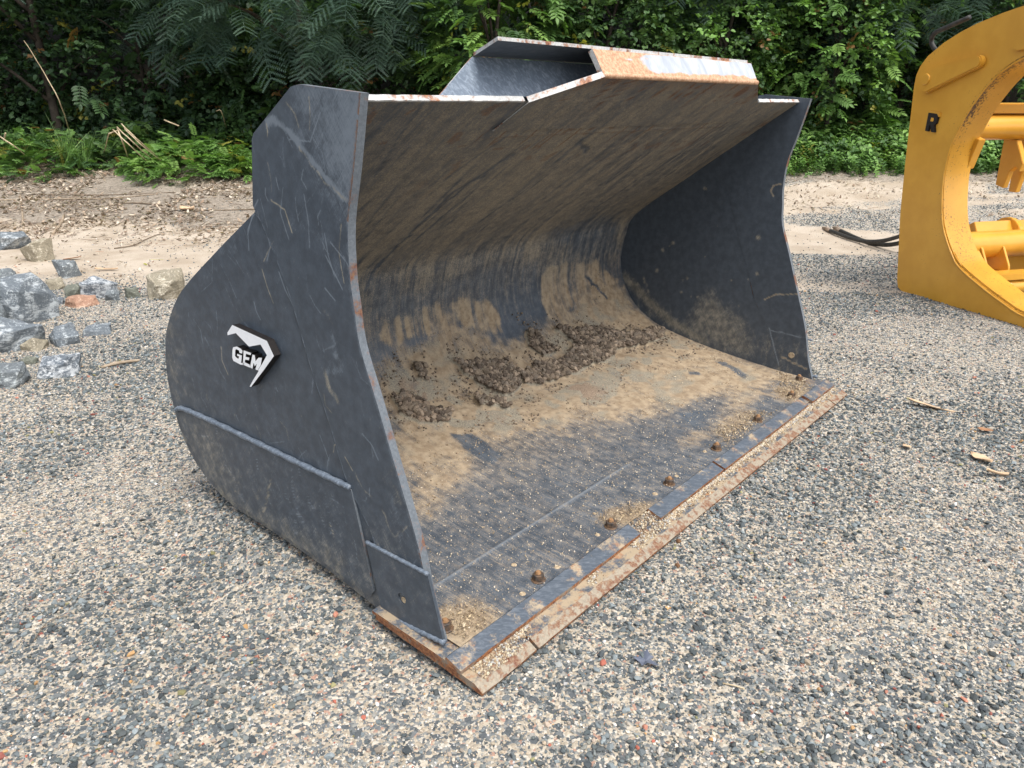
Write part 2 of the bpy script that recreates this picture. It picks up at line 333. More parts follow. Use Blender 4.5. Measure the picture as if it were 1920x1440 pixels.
S_bare=[[(2.155, 0.902), (2.223, 0.855), (2.216, 0.663), (2.131, 0.633), (2.104, 0.773)], [(3.977, 0.54), (4.018, 0.509), (3.934, 0.323), (3.879, 0.339)], [(3.96, 0.287), (4.014, 0.066), (3.776, 0.061), (3.749, 0.255)], [(3.176, 0.356), (3.397, 0.238), (3.343, 0.072), (3.098, 0.228)], [(3.688, 0.574), (3.746, 0.539), (3.703, 0.51), (3.645, 0.545)]]
S_wallbare=[[(2.057, 1.799), (2.446, 1.614), (2.613, 1.692), (3.034, 1.739), (3.291, 1.637), (3.335, 1.448), (3.156, 1.296), (2.96, 1.278), (2.925, 1.439), (2.74, 1.614), (2.523, 1.572), (2.441, 1.51), (2.125, 1.576)], [(3.239, 1.842), (3.874, 1.919), (4.187, 1.565), (3.694, 1.638)]]
S_marks=[[(2.067, 1.726), (2.089, 1.793), (2.11, 1.971), (2.095, 2.231), (2.115, 2.385), (2.133, 2.531)], [(2.095, 2.231), (2.079, 2.429), (2.149, 2.529), (2.181, 2.666)], [(2.519, 2.74), (2.52, 2.718), (2.581, 2.689), (2.633, 2.681), (2.672, 2.644)], [(3.761, 1.498), (3.854, 1.417), (3.915, 1.335)]]
S_rustrun=[[(2.231, 2.967)], [(2.314, 2.937), (2.272, 2.906)], [(2.421, 2.983)], [(2.424, 2.967), (2.499, 2.869), (2.522, 2.817)], [(2.602, 2.967), (2.611, 2.934)], []]
PL={'front': [(1.312, 0.057), (1.35, 0.171), (1.372, 0.27), (1.393, 0.355), (1.436, 0.479), (1.476, 0.589), (1.53, 0.741), (1.584, 0.887), (1.597, 0.993), (1.605, 1.08), (1.597, 1.211), (1.558, 1.352), (1.515, 1.525)], 'seam': [(1.57, 0.039), (1.58, 0.149), (1.585, 0.294), (1.691, 0.453), (1.747, 0.609), (1.823, 0.791), (1.885, 0.972), (1.973, 1.147), (2.02, 1.211)], 'hornback': [(1.57, 0.039), (1.58, 0.149), (1.585, 0.294), (1.691, 0.453), (1.747, 0.609), (1.823, 0.791), (1.885, 0.972), (1.973, 1.147), (2.02, 1.211), (2.028, 1.225), (1.996, 1.407), (1.984, 1.424), (1.79, 1.542), (1.755, 1.547)], 'rear': [(1.57, 0.039), (1.871, 0.082), (2.204, 0.105), (2.409, 0.118), (2.58, 0.182), (2.69, 0.283), (2.735, 0.403), (2.75, 0.529), (2.732, 0.638), (2.696, 0.726), (2.603, 0.841), (2.485, 0.933), (2.24, 1.083), (2.02, 1.211)], 'wear': [(2.71, 0.42), (2.646, 0.437), (2.439, 0.439), (2.17, 0.438), (1.932, 0.435), (1.718, 0.435), (1.669, 0.428), (1.58, 0.139), (1.585, 0.09), (1.618, 0.078), (1.867, 0.11), (2.183, 0.128), (2.382, 0.143), (2.543, 0.205), (2.652, 0.305)], 'weartop': [(2.703, 0.415), (2.646, 0.434), (2.439, 0.439), (2.17, 0.438), (1.932, 0.435), (1.718, 0.435), (1.673, 0.434)], 'groove': [(1.669, 0.428), (1.639, 0.364), (1.593, 0.218), (1.57, 0.115), (1.566, 0.079)], 'cutter': [(1.612, 0.275), (1.35, 0.276), (1.295, 0.071), (1.555, 0.036)], 'hole': [(1.464, 0.145)]}
STROKES=[([(1.914, 1.455), (1.864, 1.456), (1.809, 1.428), (1.748, 1.376), (1.697, 1.339), (1.646, 1.304), (1.6, 1.276)], 0.012, 0.9, 0), ([(1.779, 1.395), (1.719, 1.34), (1.657, 1.301), (1.596, 1.272)], 0.006, 0.8, 1), ([(1.815, 1.509), (1.79, 1.474), (1.766, 1.448)], 0.004, 0.9, 1), ([(1.591, 1.494), (1.686, 1.418), (1.611, 1.33)], 0.05, 0.35, 0), ([(1.632, 1.494), (1.606, 1.369)], 0.09, 0.42, 0), ([(1.702, 1.298), (1.644, 1.235), (1.635, 1.126)], 0.04, 0.3, 0), ([(1.807, 1.221), (1.722, 1.158), (1.642, 1.068)], 0.04, 0.3, 0), ([(1.6, 1.276), (1.594, 1.199), (1.594, 1.103)], 0.006, 0.6, 0), ([(1.733, 0.958), (1.7, 0.933)], 0.012, 0.5, 1), ([(1.698, 0.896), (1.684, 0.821), (1.75, 0.774)], 0.025, 0.45, 0), ([(1.755, 0.773), (1.736, 0.729), (1.705, 0.703)], 0.015, 0.7, 1), ([(2.42, 0.749), (2.376, 0.691), (2.348, 0.64), (2.327, 0.616)], 0.006, 0.5, 0), ([(2.322, 0.636), (2.391, 0.562)], 0.02, 0.3, 0), ([(2.296, 1.012), (2.218, 1.072), (2.149, 1.113)], 0.025, 0.35, 0), ([(2.456, 0.91), (2.296, 1.012)], 0.02, 0.3, 0), ([(2.298, 0.497), (2.264, 0.529), (2.204, 0.55)], 0.012, 0.5, 1), ([(2.466, 0.544), (2.466, 0.503)], 0.006, 0.5, 1), ([(2.617, 0.402), (2.594, 0.343)], 0.03, 0.55, 1), ([(2.626, 0.41), (2.61, 0.328), (2.556, 0.386)], 0.012, 0.6, 1), ([(2.1, 0.318), (2.139, 0.244), (2.175, 0.174)], 0.008, 0.9, 1), ([(2.309, 0.249), (2.359, 0.179), (2.389, 0.125)], 0.003, 0.8, 1), ([(2.228, 0.234), (2.206, 0.21), (2.173, 0.263)], 0.01, 0.6, 1), ([(1.95, 0.443), (1.979, 0.358), (1.967, 0.284), (1.951, 0.221)], 0.004, 0.6, 0), ([(1.822, 0.4), (1.839, 0.31), (1.819, 0.222)], 0.004, 0.5, 0), ([(1.794, 0.41), (1.805, 0.322), (1.797, 0.225)], 0.004, 0.5, 0), ([(2.027, 0.213), (1.958, 0.268), (1.907, 0.325)], 0.02, 0.4, 0), ([(1.643, 0.486), (1.618, 0.451), (1.577, 0.435)], 0.005, 0.7, 1), ([(1.47, 0.574), (1.508, 0.513), (1.468, 0.46)], 0.03, 0.45, 1), ([(1.491, 0.452), (1.476, 0.355)], 0.03, 0.4, 0), ([(1.54, 0.409), (1.499, 0.346), (1.484, 0.334), (1.44, 0.394)], 0.005, 0.7, 1), ([(2.648, 0.361), (2.567, 0.231), (2.395, 0.177)], 0.09, 0.35, 1), ([(2.102, 0.134), (1.865, 0.125)], 0.12, 0.3, 1), ([(1.854, 0.209), (1.724, 0.163)], 0.1, 0.25, 0), ([(1.627, 1.196), (1.626, 1.013)], 0.05, 0.2, 0), ([(1.58, 0.991), (1.56, 0.907)], 0.015, 0.5, 1), ([(1.622, 0.849), (1.583, 0.796)], 0.004, 0.5, 0), ([(2.662, 0.772), (2.71, 0.642), (2.714, 0.473)], 0.02, 0.35, 0), ([(2.165, 0.617), (2.167, 0.531)], 0.02, 0.25, 1), ([(1.47, 0.287), (1.452, 0.223), (1.421, 0.183)], 0.004, 0.4, 1), ([(1.435, 0.301), (1.416, 0.257), (1.38, 0.324)], 0.004, 0.4, 1)]
GEM={'roof': [(2.187, 0.844), (1.999, 0.828), (1.97, 0.786), (2.037, 0.725), (2.077, 0.69), (2.121, 0.651), (2.129, 0.651), (2.1, 0.682), (2.067, 0.715), (2.066, 0.721), (2.042, 0.744), (2.008, 0.781), (2.037, 0.809), (2.104, 0.789), (2.172, 0.82), (2.224, 0.803), (2.223, 0.812)], 'G': [(2.199, 0.768), (2.175, 0.775), (2.153, 0.772), (2.145, 0.767), (2.149, 0.757), (2.164, 0.756), (2.166, 0.764), (2.182, 0.765), (2.188, 0.76), (2.194, 0.739), (2.185, 0.735), (2.175, 0.734), (2.169, 0.743), (2.181, 0.743), (2.179, 0.75), (2.152, 0.75), (2.161, 0.727), (2.164, 0.723), (2.144, 0.727), (2.148, 0.719), (2.167, 0.716), (2.208, 0.72), (2.213, 0.73), (2.206, 0.756)], 'E': [(2.138, 0.77), (2.095, 0.77), (2.1, 0.762), (2.126, 0.761), (2.131, 0.75), (2.109, 0.752), (2.114, 0.742), (2.135, 0.74), (2.14, 0.73), (2.113, 0.728), (2.11, 0.72), (2.099, 0.717), (2.153, 0.719)], 'M': [(2.089, 0.766), (2.076, 0.766), (2.076, 0.747), (2.056, 0.763), (2.037, 0.766), (2.049, 0.739), (2.071, 0.718), (2.082, 0.719), (2.07, 0.74), (2.084, 0.729), (2.088, 0.74), (2.099, 0.717), (2.113, 0.718)]}
GEM_MOUNT=[(2.172, 0.82), (2.104, 0.789), (2.037, 0.809), (2.008, 0.781), (2.042, 0.744), (2.073, 0.717), (2.099, 0.717), (2.153, 0.719), (2.208, 0.72), (2.213, 0.73), (2.206, 0.756), (2.199, 0.768), (2.166, 0.782)]
FARP={'tan': [[2.194, 0.181], [2.068, 0.403], [1.938, 0.488], [1.724, 0.332], [1.608, 0.162], [1.696, 0.079], [1.972, 0.122]], 'hole': [1.443, 0.177], 'lines': [[[1.574, 0.296], [1.358, 0.287]], [[1.588, 0.309], [1.507, 0.103]], [[1.634, 0.465], [1.571, 0.505], [1.445, 0.525]], [[1.504, 0.158], [1.419, 0.132], [1.35, 0.115]], [[1.614, 1.099], [1.656, 1.089], [1.668, 1.06], [1.65, 1.033]]], 'cor': [[2.551, 0.466], [2.375, 0.338], [2.198, 0.231], [1.975, 0.155]]}
PROF=[[1.262, 0.06], [1.587, 0.08], [1.963, 0.128], [2.261, 0.192], [2.399, 0.255], [2.5, 0.34], [2.565, 0.454], [2.59, 0.589], [2.56, 0.744], [2.49, 0.872], [2.157, 1.108], [1.855, 1.316], [1.573, 1.508]]
# ================================================================ GROUND
def build_ground():
    Ds = np.concatenate([np.linspace(.2, 1, 10, endpoint=False), np.linspace(1, 5, 110, endpoint=False), np.linspace(5, 10, 90, endpoint=False), np.linspace(10, 18, 70, endpoint=False), np.geomspace(18, 400, 16)])
    T = np.linspace(-1, 1, 230); D, TT = np.meshgrid(Ds, T, indexing='ij'); L = TT*(1.9+.95*D)
    z = terrain(D, L); x = FW.x*D+RT.x*L; y = FW.y*D+RT.y*L
    n, m = D.shape; idx = np.arange(n*m).reshape(n, m)
    f = np.stack([idx[:-1, :-1], idx[:-1, 1:], idx[1:, 1:], idx[1:, :-1]], -1).reshape(-1, 4)
    me = pyd('ground', np.stack([x, y, z], -1).reshape(-1, 3), f)
    sand = np.maximum(sstep(6.0, 8.4, D+L*.10+(fbm(D*.8, L*.8, 3)-.5)*4.5), 0)*.70
    sand = np.maximum(sand, sstep(6.1, 7.3, D+(fbm(D*2, L*2, 36)-.5)*1.2)*sstep(-1, -2.2, L)*.85)
    sand *= 1-.75*sstep(.52, .62, fbm(D*1.3+4, L*.35, 31, 4))*sstep(0, 1, L)
    litter = sstep(9.2, 10.4, D+(fbm(D, L, 6)-.5)*1.5)*sstep(-1, -2, L)*.95+sstep(11.2, 12.2, D)
    tan = fbm(D*.9, L*.9, 21, 4)
    ca = me.attributes.new('zones', 'FLOAT_COLOR', 'POINT'); v = np.stack([sand, np.clip(litter, 0, 1), tan, np.ones_like(tan)], -1).astype(np.float32); ca.data.foreach_set('color', v.ravel())
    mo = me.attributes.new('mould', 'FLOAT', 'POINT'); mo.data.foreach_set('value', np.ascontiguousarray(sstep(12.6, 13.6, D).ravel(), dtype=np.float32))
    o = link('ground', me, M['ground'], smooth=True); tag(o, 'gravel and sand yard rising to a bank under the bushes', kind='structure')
build_ground()
# ================================================================ instancing of countless bits (stuff)
SRC = {}
def srccol(name, meshes):
    c = bpy.data.collections.new(name)
    for i, me in enumerate(meshes):
        o = bpy.data.objects.new('%s_%02d' % (name, i), me); c.objects.link(o)
    SRC[name] = c; return c
def scatter(name, src, pos, rot, scl, idx, tint, parent=None):
    me = bpy.data.meshes.new(name); n = len(pos); me.vertices.add(n); me.vertices.foreach_set('co', np.asarray(pos, np.float32).ravel())
    def at(nm, ty, arr, fld):
        a = me.attributes.new(nm, ty, 'POINT'); a.data.foreach_set(fld, np.ascontiguousarray(arr).ravel())
    scl = np.asarray(scl, np.float32); scl = np.repeat(scl[:, None], 3, 1) if scl.ndim == 1 else scl
    at('rot', 'FLOAT_VECTOR', np.asarray(rot, np.float32), 'vector'); at('scl', 'FLOAT_VECTOR', scl, 'vector'); at('pick', 'INT', np.asarray(idx, np.int32), 'value')
    t = np.concatenate([np.asarray(tint, np.float32), np.ones((n, 1), np.float32)], 1); at('tint', 'FLOAT_COLOR', t, 'color')
    o = bpy.data.objects.new(name, me); COL.objects.link(o)
    if parent is not None: o.parent = parent
    g = bpy.data.node_groups.get('scatter_'+src)
    if g is None:
        g = bpy.data.node_groups.new('scatter_'+src, 'GeometryNodeTree')
        g.interface.new_socket('Geometry', in_out='INPUT', socket_type='NodeSocketGeometry'); g.interface.new_socket('Geometry', in_out='OUTPUT', socket_type='NodeSocketGeometry')
        gi = g.nodes.new('NodeGroupInput'); go = g.nodes.new('NodeGroupOutput'); ip = g.nodes.new('GeometryNodeInstanceOnPoints')
        ci = g.nodes.new('GeometryNodeCollectionInfo'); ci.inputs['Collection'].default_value = SRC[src]; ci.inputs['Separate Children'].default_value = True; ci.inputs['Reset Children'].default_value = True
        def na(nm, ty):
            q = g.nodes.new('GeometryNodeInputNamedAttribute'); q.data_type = ty; q.inputs['Name'].default_value = nm; return next(s for s in q.outputs if s.enabled and s.name == 'Attribute')
        L = g.links.new
        L(gi.outputs[0], ip.inputs['Points']); L(ci.outputs[0], ip.inputs['Instance']); ip.inputs['Pick Instance'].default_value = True
        L(na('pick', 'INT'), ip.inputs['Instance Index']); 
        er = g.nodes.new('FunctionNodeEulerToRotation'); L(na('rot', 'FLOAT_VECTOR'), er.inputs[0]); L(er.outputs[0], ip.inputs['Rotation'])
        L(na('scl', 'FLOAT_VECTOR'), ip.inputs['Scale']); L(ip.outputs[0], go.inputs[0])
    md = o.modifiers.new('scatter', 'NODES'); md.node_group = g
    return o
def hull(npts, sq, seed, cuts=0, angular=True):
    r = random.Random(seed); bm = bmesh.new()
    for i in range(npts):
        v = Vector((r.gauss(0, 1), r.gauss(0, 1), r.gauss(0, 1))).normalized()*(.5*r.uniform(.78, 1.05)); bm.verts.new((v.x*sq[0], v.y*sq[1], v.z*sq[2]))
    res = bmesh.ops.convex_hull(bm, input=bm.verts); bmesh.ops.delete(bm, geom=[v for v in bm.verts if not v.link_faces], context='VERTS'); return bm
def hullmesh(name, npts, sq, seed, mat, smooth=False):
    bm = hull(npts, sq, seed); bmesh.ops.recalc_face_normals(bm, faces=bm.faces); me = bpy.data.meshes.new(name); bm.to_mesh(me); bm.free(); me.materials.append(mat)
    if smooth: me.polygons.foreach_set('use_smooth', [True]*len(me.polygons))
    return me
srccol('stone', [hullmesh('stone', random.Random(i).randint(11, 18), (1, random.Random(i).uniform(.62, .95), random.Random(i+40).uniform(.45, .85)), i, M['stone']) for i in range(14)])
srccol('clod', [hullmesh('clod', 22, (1, .85, .75), 100+i, M['clod']) for i in range(8)])
srccol('chip', [hullmesh('chip', 9, (1, .42, .16), 200+i, M['clod']) for i in range(5)])
DARK = np.array([(.095, .112, .116), (.125, .145, .148), (.070, .082, .088), (.18, .205, .21), (.115, .13, .124), (.23, .26, .265), (.09, .10, .10)])
MIDC = np.array([(.15, .17, .165), (.20, .215, .205), (.28, .285, .27), (.24, .24, .21), (.17, .195, .20)])
CREAM = np.array([(.52, .44, .33), (.58, .51, .42), (.42, .34, .25), (.54, .46, .37), (.46, .37, .29), (.48, .44, .38), (.36, .31, .25)])
WHITE = np.array([(.62, .60, .55), (.55, .54, .52)]); RED = np.array([(.34, .11, .075), (.42, .19, .13), (.26, .09, .07)]); OLIVE = np.array([(.26, .24, .12), (.46, .28, .13)])
def stonecol(n, pdark, pmid, pcream, r):
    u = r.random(n); pick = lambda A: A[r.integers(0, len(A), n)]
    c = pick(DARK); pr = 1-pdark
    a = pdark; c = np.where((u > a)[:, None], pick(MIDC), c); a = a+pmid; c = np.where((u > a)[:, None], pick(CREAM), c); a = a+pcream
    c = np.where((u > a)[:, None], pick(WHITE), c); u2 = r.random(n); c = np.where((u2 > .991)[:, None], pick(RED), c); c = np.where((u2 < .010)[:, None], pick(OLIVE), c)
    return c*r.uniform(.7, 1.25, (n, 1))
def gravel(name, d0, d1, dens, smin, smax, seed, mode, label, far=None):
    r = np.random.default_rng(seed); A = .5*(1.42*d0+2.4+1.42*d1+2.4)*(d1-d0); n = int(A*dens)
    d = r.random(n*2)*(d1-d0)+d0; keep = r.random(n*2) < (1.42*d+2.4)/(1.42*d1+2.4); d = d[keep][:n]; n = len(d)
    L = (r.random(n)-.5)*(1.42*d+2.4)
    patch = fbm(d*.9, L*.9, 21, 4); patch2 = fbm(d*2.6, L*2.6, 71, 3)
    darkz = np.clip(sstep(.62, .42, patch)*.8+sstep(.55, .4, patch2)*.35, 0, 1)   # dark stone patches
    wx = (fbm(d*1.7, L*1.7, 73, 3)-.5)*1.3; wy = (fbm(d*1.7, L*1.7, 74, 3)-.5)*1.3; blob = lambda d0_, l0_, rd, rl: np.exp(-(((L+wx-l0_)/rl)**2+((d+wy-d0_)/rd)**2)**1.5)
    darkz = np.clip(darkz+.85*blob(3.5, 2.3, .85, 1.7)+.6*blob(3.2, -1.9, .6, 1.0)+.45*blob(2.0, -.9, .5, .9)+.5*blob(6.0, 3.0, .8, 1.5), 0, 1)
    darkz = np.clip(darkz-.85*blob(2.25, 1.6, .42, 1.1)-.7*blob(1.75, -.1, .35, .7)-.7*blob(2.6, -1.6, .35, .7)-.6*blob(4.9, 3.4, .5, 1.0), 0, 1)
    p = np.ones(n)
    if mode == 'big': p = .12+.88*darkz**1.5
    if mode == 'med': p = .28+.72*darkz
    if mode == 'fine': p = 1-.35*darkz
    sandz = np.maximum(sstep(6.0, 8.2, d+L*.10+(fbm(d*.8, L*.8, 3)-.5)*4.5), sstep(6.1, 7.3, d)*sstep(-1, -2.2, L))
    strip = sstep(.52, .62, fbm(d*1.3+4, L*.35, 31, 4))*sstep(0, 1, L)
    p = p*(1-.93*sandz*(1-.8*strip))
    x = FW.x*d+RT.x*L; y = FW.y*d+RT.y*L
    inb = (x > 1.36) & (x < 4.08) & (y > 1.30) & (y < 2.75)
    k = (r.random(n) < p) & ~inb; d, L, x, y, darkz = d[k], L[k], x[k], y[k], darkz[k]; n = len(d)
    sz = smin+(smax-smin)*r.random(n)**1.8
    z = terrain(d, L)+sz*.20
    pd = {'fine': .17, 'med': .33, 'big': .62}[mode]+.34*darkz; pm = .17; pc = (1-pd-pm)*.86
    tint = stonecol(n, pd, pm, pc, r)
    rot = np.stack([r.normal(0, .32, n), r.normal(0, .32, n), r.random(n)*6.283], 1)
    o = scatter(name, 'stone', np.stack([x, y, z], 1), rot, sz, r.integers(0, 14, n), tint)
    tag(o, label, 'gravel', kind='stuff'); return n
ng = [gravel('fine_gravel', .8, 3.4, 12500, .004, .009, 1, 'fine', 'fine tan and cream grit between the stones in front'),
      gravel('fine_gravel', 3.4, 6.2, 3600, .006, .011, 2, 'fine', 'fine grit further back on the yard beside the bucket'),
      gravel('crushed_gravel', .8, 7.2, 3900, .009, .017, 3, 'med', 'crushed grey and tan gravel covering the yard'),
      gravel('coarse_gravel', .8, 10.5, 900, .015, .030, 4, 'big', 'coarse dark slate stones lying over the gravel'),
      gravel('crushed_gravel', 7.2, 12, 900, .012, .022, 5, 'med', 'thin gravel strips on the far sand near the bushes')]
print('gravel', ng)
# ================================================================ BUCKET
bucket = empty('loader_bucket', (1.24, 1.13, 0))
tag(bucket, 'large black steel loader bucket with dirt inside resting on the gravel', 'bucket')
B0 = Vector((1.24, 1.13, 0))
def bpart(o): o.parent = bucket; o.matrix_parent_inverse = Matrix.Translation(-B0); return o
XN, XF = 1.250, 4.177       # outer faces of the near and far side plates
XI, XJ = 1.275, 4.152       # inner faces
P_ = np.array(PROF); SEG = np.linalg.norm(np.diff(P_, axis=0), axis=1); CUM = np.r_[0, np.cumsum(SEG)]
def smoothprof(n):
    pts = curvepts([(0, p[0], p[1]) for p in PROF], 12); a = np.array([(p.y, p.z) for p in pts]); s = np.r_[0, np.cumsum(np.linalg.norm(np.diff(a, axis=0), axis=1))]
    s *= CUM[-1]/s[-1]; t = np.linspace(0, s[-1], n); return t, np.interp(t, s, a[:, 0]), np.interp(t, s, a[:, 1])
def setmarks(me, vals):
    a = me.attributes.new('marks', 'FLOAT_COLOR', 'POINT'); a.data.foreach_set('color', np.ascontiguousarray(np.concatenate([vals, np.ones((len(vals), 1))], 1), dtype=np.float32).ravel())
def build_shell():
    NX, NS = 350, 340
    s, py, pz = smoothprof(NS); x = np.linspace(XI-.002, XJ+.002, NX); X, S = np.meshgrid(x, s, indexing='ij')
    ty = np.gradient(py); tz = np.gradient(pz); l = np.hypot(ty, tz); ny, nz = -tz/l, ty/l      # normal into the bucket
    tan = pmask(X, S, S_tan, .15, .25, 1); scoop = pmask(X, S, S_scoop, .03, .12, 2); smooth = pmask(X, S, S_smooth, .04, .10, 3)
    clod = pmask(X, S, S_clod, .012, .07, 4); brown = pmask(X, S, S_brown, .07, .2, 5); bare = pmask(X, S, S_bare, .01, .05, 6); wb = pmask(X, S, S_wallbare, .05, .1, 7)
    fine = fbm(X*40, S*40, 9, 4); mid = fbm(X*9, S*9, 10, 4); ver = fbm(X*26, S*1.6, 12, 4); big = fbm(X*2.2, S*1.3, 14, 3)
    wall = sstep(1.25, 1.7, S); floor = 1-sstep(.9, 1.25, S)
    dust = wall*(.47+.16*(big-.5)*2+.55*(ver-.5)+.10*sstep(1.7, 2.2, S))
    dust -= .14*wall*sstep(2.2, 2.9, S)*sstep(2.3, 1.3, X)
    dust = dust*(1-.5*wb)+wb*.25*(fbm(X*60, S*3, 95)-.3)
    # floor: fades from tan heel to darker front
    fb = sstep(.25, .85, S+.25*(X-2.7)/1.5+(mid-.5)*.25); dust = np.maximum(dust, floor*(.24+.32*fb+.16*(fine-.5)+.30*sstep(3.2, 4.1, X)*mid*sstep(.0, .25, S)))
    dust = np.maximum(dust, tan*(.92+.75*(mid-.5)+.5*(fbm(X*22, S*22, 91)-.5))); dust = np.maximum(dust, scoop*(.72+1.3*(fbm(X*34, S*4, 15)-.5))); dust = np.maximum(dust, smooth*(.78+.9*(fbm(X*8, S*14, 92)-.5)))
    dust = np.maximum(dust, .98*brown*(mid > .3)); dust = np.where(clod > .2, 1, dust)
    dust *= 1-.75*bare
    # spilled debris next to the edge bars
    for cx, cs, rx, rs, a in ((2.22, .0, .13, .07, .95), (2.18, .06, .10, .05, .8), (3.3, .12, .28, .1, .7), (3.0, .16, .2, .07, .6), (3.85, .05, .16, .12, .85), (1.36, .06, .10, .12, .98), (1.33, .02, .12, .08, .9), (3.6, .2, .3, .08, .75), (3.9, .25, .2, .1, .9)):
        dust = np.maximum(dust, a*np.exp(-((X-cx+(mid-.5)*.1)/rx)**2-((S-cs+(fine-.5)*.08)/rs)**2))
    scuff = floor*(.36+.30*(fbm(X*130, S*3, 16)-.5)+.25*(mid-.5))+wall*(.16+.35*(ver-.5))+.3*wb*fbm(X*50, S*8, 17)
    seam = np.exp(-((S-.247)/.006)**2)*sstep(2.66, 2.5, X); scuff = np.maximum(scuff, seam*.75)
    weldx = np.exp(-((S-2.79)/.004)**2)*sstep(1.92, 1.96, X)*sstep(3.7, 3.66, X)
    rust = .05+0*X+.45*weldx
    r = random.Random(3)
    for k in range(26):      # rust runs below the guard
        x0 = r.uniform(1.9, 3.7); l0 = r.uniform(.05, .3); s1 = CUM[-1]-r.uniform(0, .12)
        rust = np.maximum(rust, .75*np.exp(-((X-x0-(S-s1)*.12-(fbm(S*8, X*0+k, 19)-.5)*.03)/.006)**2)*sstep(s1-l0, s1-l0+.1, S)*(S < s1+.12)*(X > x0-.05))
    rust = np.maximum(rust, (fbm(X*14, S*14, 33, 4) > .71)*.5*wall*sstep(2.1, 2.8, S))
    rust = np.maximum(rust, .42*sstep(.12, 0, np.hypot(X-4.1, S-.06)))
    dark = np.zeros_like(X)
    for pl in S_marks: dark = np.maximum(dark, smask(X, S, pl, .008, .02, 5))
    for k in range(70):
        x0 = r.uniform(1.3, 4.1); s0 = r.uniform(1.5, 2.9); l0 = r.uniform(.1, .6); sl = r.uniform(-.25, .25); w = r.uniform(.0025, .006)
        d = np.exp(-((X-x0-sl*(S-s0)-(fbm(S*3, X*0+k*3, 23)-.5)*.05)/w)**2)*sstep(s0, s0+.05, S)*sstep(s0+l0, s0+l0-.05, S)
        if k % 3: dark = np.maximum(dark, .8*d)
        else: dust = np.maximum(dust, .62*d); scuff = np.maximum(scuff, .3*d)
    slot = np.exp(-((X-1.918)/.010)**2)*sstep(2.78, 2.80, S); dark = np.maximum(dark, slot)
    dust *= 1-.85*dark; scuff *= 1-.8*dark; rust *= 1-.6*dark
    h = .0015*(fine-.5)+tan*.012*(mid-.2)+tan*.004*(fbm(X*45, S*45, 96)-.5)+.010*brown*fbm(X*18, S*18, 24, 4)+scoop*.004*(fbm(X*30, S*6, 25)-.3)+clod*.036*(.35+.65*fbm(X*16, S*16, 26, 4))-.003*dark+seam*.004+weldx*.003
    edge = sstep(0, .02, X-XI)*sstep(0, .02, XJ-X)*sstep(.0, .02, S); h = h*edge
    Y = py[None, :]+ny[None, :]*h; Z = pz[None, :]+nz[None, :]*h
    idx = np.arange(NX*NS).reshape(NX, NS); V = np.stack([X, Y, Z], -1).reshape(-1, 3)
    F = np.stack([idx[:-1, :-1], idx[1:, :-1], idx[1:, 1:], idx[:-1, 1:]], -1).reshape(-1, 4)
    me = pyd('shell', V, F); brn = np.clip(np.maximum(brown*sstep(.42, .62, fbm(X*10, S*10, 93))*.75, clod)+tan*1.7*(fbm(X*7, S*10, 94, 4)-.47), 0, 1)
    setmarks(me, np.clip(np.stack([scuff, dust, rust], -1).reshape(-1, 3), 0, 1))
    bn = me.attributes.new('soil', 'FLOAT', 'POINT'); bn.data.foreach_set('value', np.ascontiguousarray(np.maximum(brn, wall*.38*(1-tan*.6)), dtype=np.float32).ravel())
    uv = me.uv_layers.new(name='UVMap'); lv = np.zeros(len(me.loops), np.int32); me.loops.foreach_get('vertex_index', lv)
    U = np.stack([X.ravel()[lv], S.ravel()[lv]], -1).astype(np.float32); uv.data.foreach_set('uv', U.ravel())
    bpart(link('shell', me, M['shell'], smooth=True))
    # outer skin and the plate's own edges
    s, py, pz = smoothprof(90); ty = np.gradient(py); tz = np.gradient(pz); l = np.hypot(ty, tz); oy, oz = tz/l, -ty/l
    bm = bmesh.new(); t = .016
    a = [[bm.verts.new((xx, py[i]-(0 if i else 0), pz[i]-.0008)) if k == 0 else bm.verts.new((xx, py[i]+oy[i]*t, pz[i]+oz[i]*t)) for i in range(90)] for xx in (XI, XJ) for k in (0, 1)]
    in0, out0, in1, out1 = a
    for i in range(89): bm.faces.new((out0[i], out0[i+1], out1[i+1], out1[i]))
    bmobj('shell_back', bm, M['plain'], None, True); o = bpy.data.objects['shell_back']; bpart(o)
    # top edge strips on both sides of the guard, a real 16 mm thick lip
    for x0, x1 in ((XI, 1.93), (3.66, XJ)):
        bm = bmesh.new(); e = Vector((0, -(P_[-2, 1]-P_[-1, 1]), (P_[-2, 0]-P_[-1, 0]))); d = Vector((0, P_[-1, 0]-P_[-2, 0], P_[-1, 1]-P_[-2, 1])).normalized(); nn = Vector((0, -d.z, d.y))
        nn = Vector((0, .565, .825)); p = Vector((0, P_[-1, 0], P_[-1, 1])); q0 = p-d*.004; q1 = p+d*.003
        pts = [q0-nn*.001, q1-nn*.001, q1+nn*.0155, q0+nn*.0155]; n = 40; rows = []
        for i in range(n+1):
            xx = x0+(x1-x0)*i/n; w = .0015*(mnoise.noise(Vector((xx*30, 0, 0)))); rows.append([bm.verts.new((xx, v.y-w, v.z+w)) for v in pts])
        for i in range(n):
            for k in range(4): bm.faces.new((rows[i][k], rows[i][(k+1) % 4], rows[i+1][(k+1) % 4], rows[i+1][k]))
        bm.faces.new(rows[0]); bm.faces.new(rows[-1][::-1]); bpart(bmobj('top_lip', bm, M['white_edge']))
build_shell()
def resample(pl, n):
    p = np.array(pl, float); s = np.r_[0, np.cumsum(np.linalg.norm(np.diff(p, axis=0), axis=1))]; t = np.linspace(0, s[-1], n)
    return np.stack([np.interp(t, s, p[:, 0]), np.interp(t, s, p[:, 1])], -1)
def smoothpl(pl, n=5): return [(p.y, p.z) for p in curvepts([(0, a[0], a[1]) for a in pl], n)]
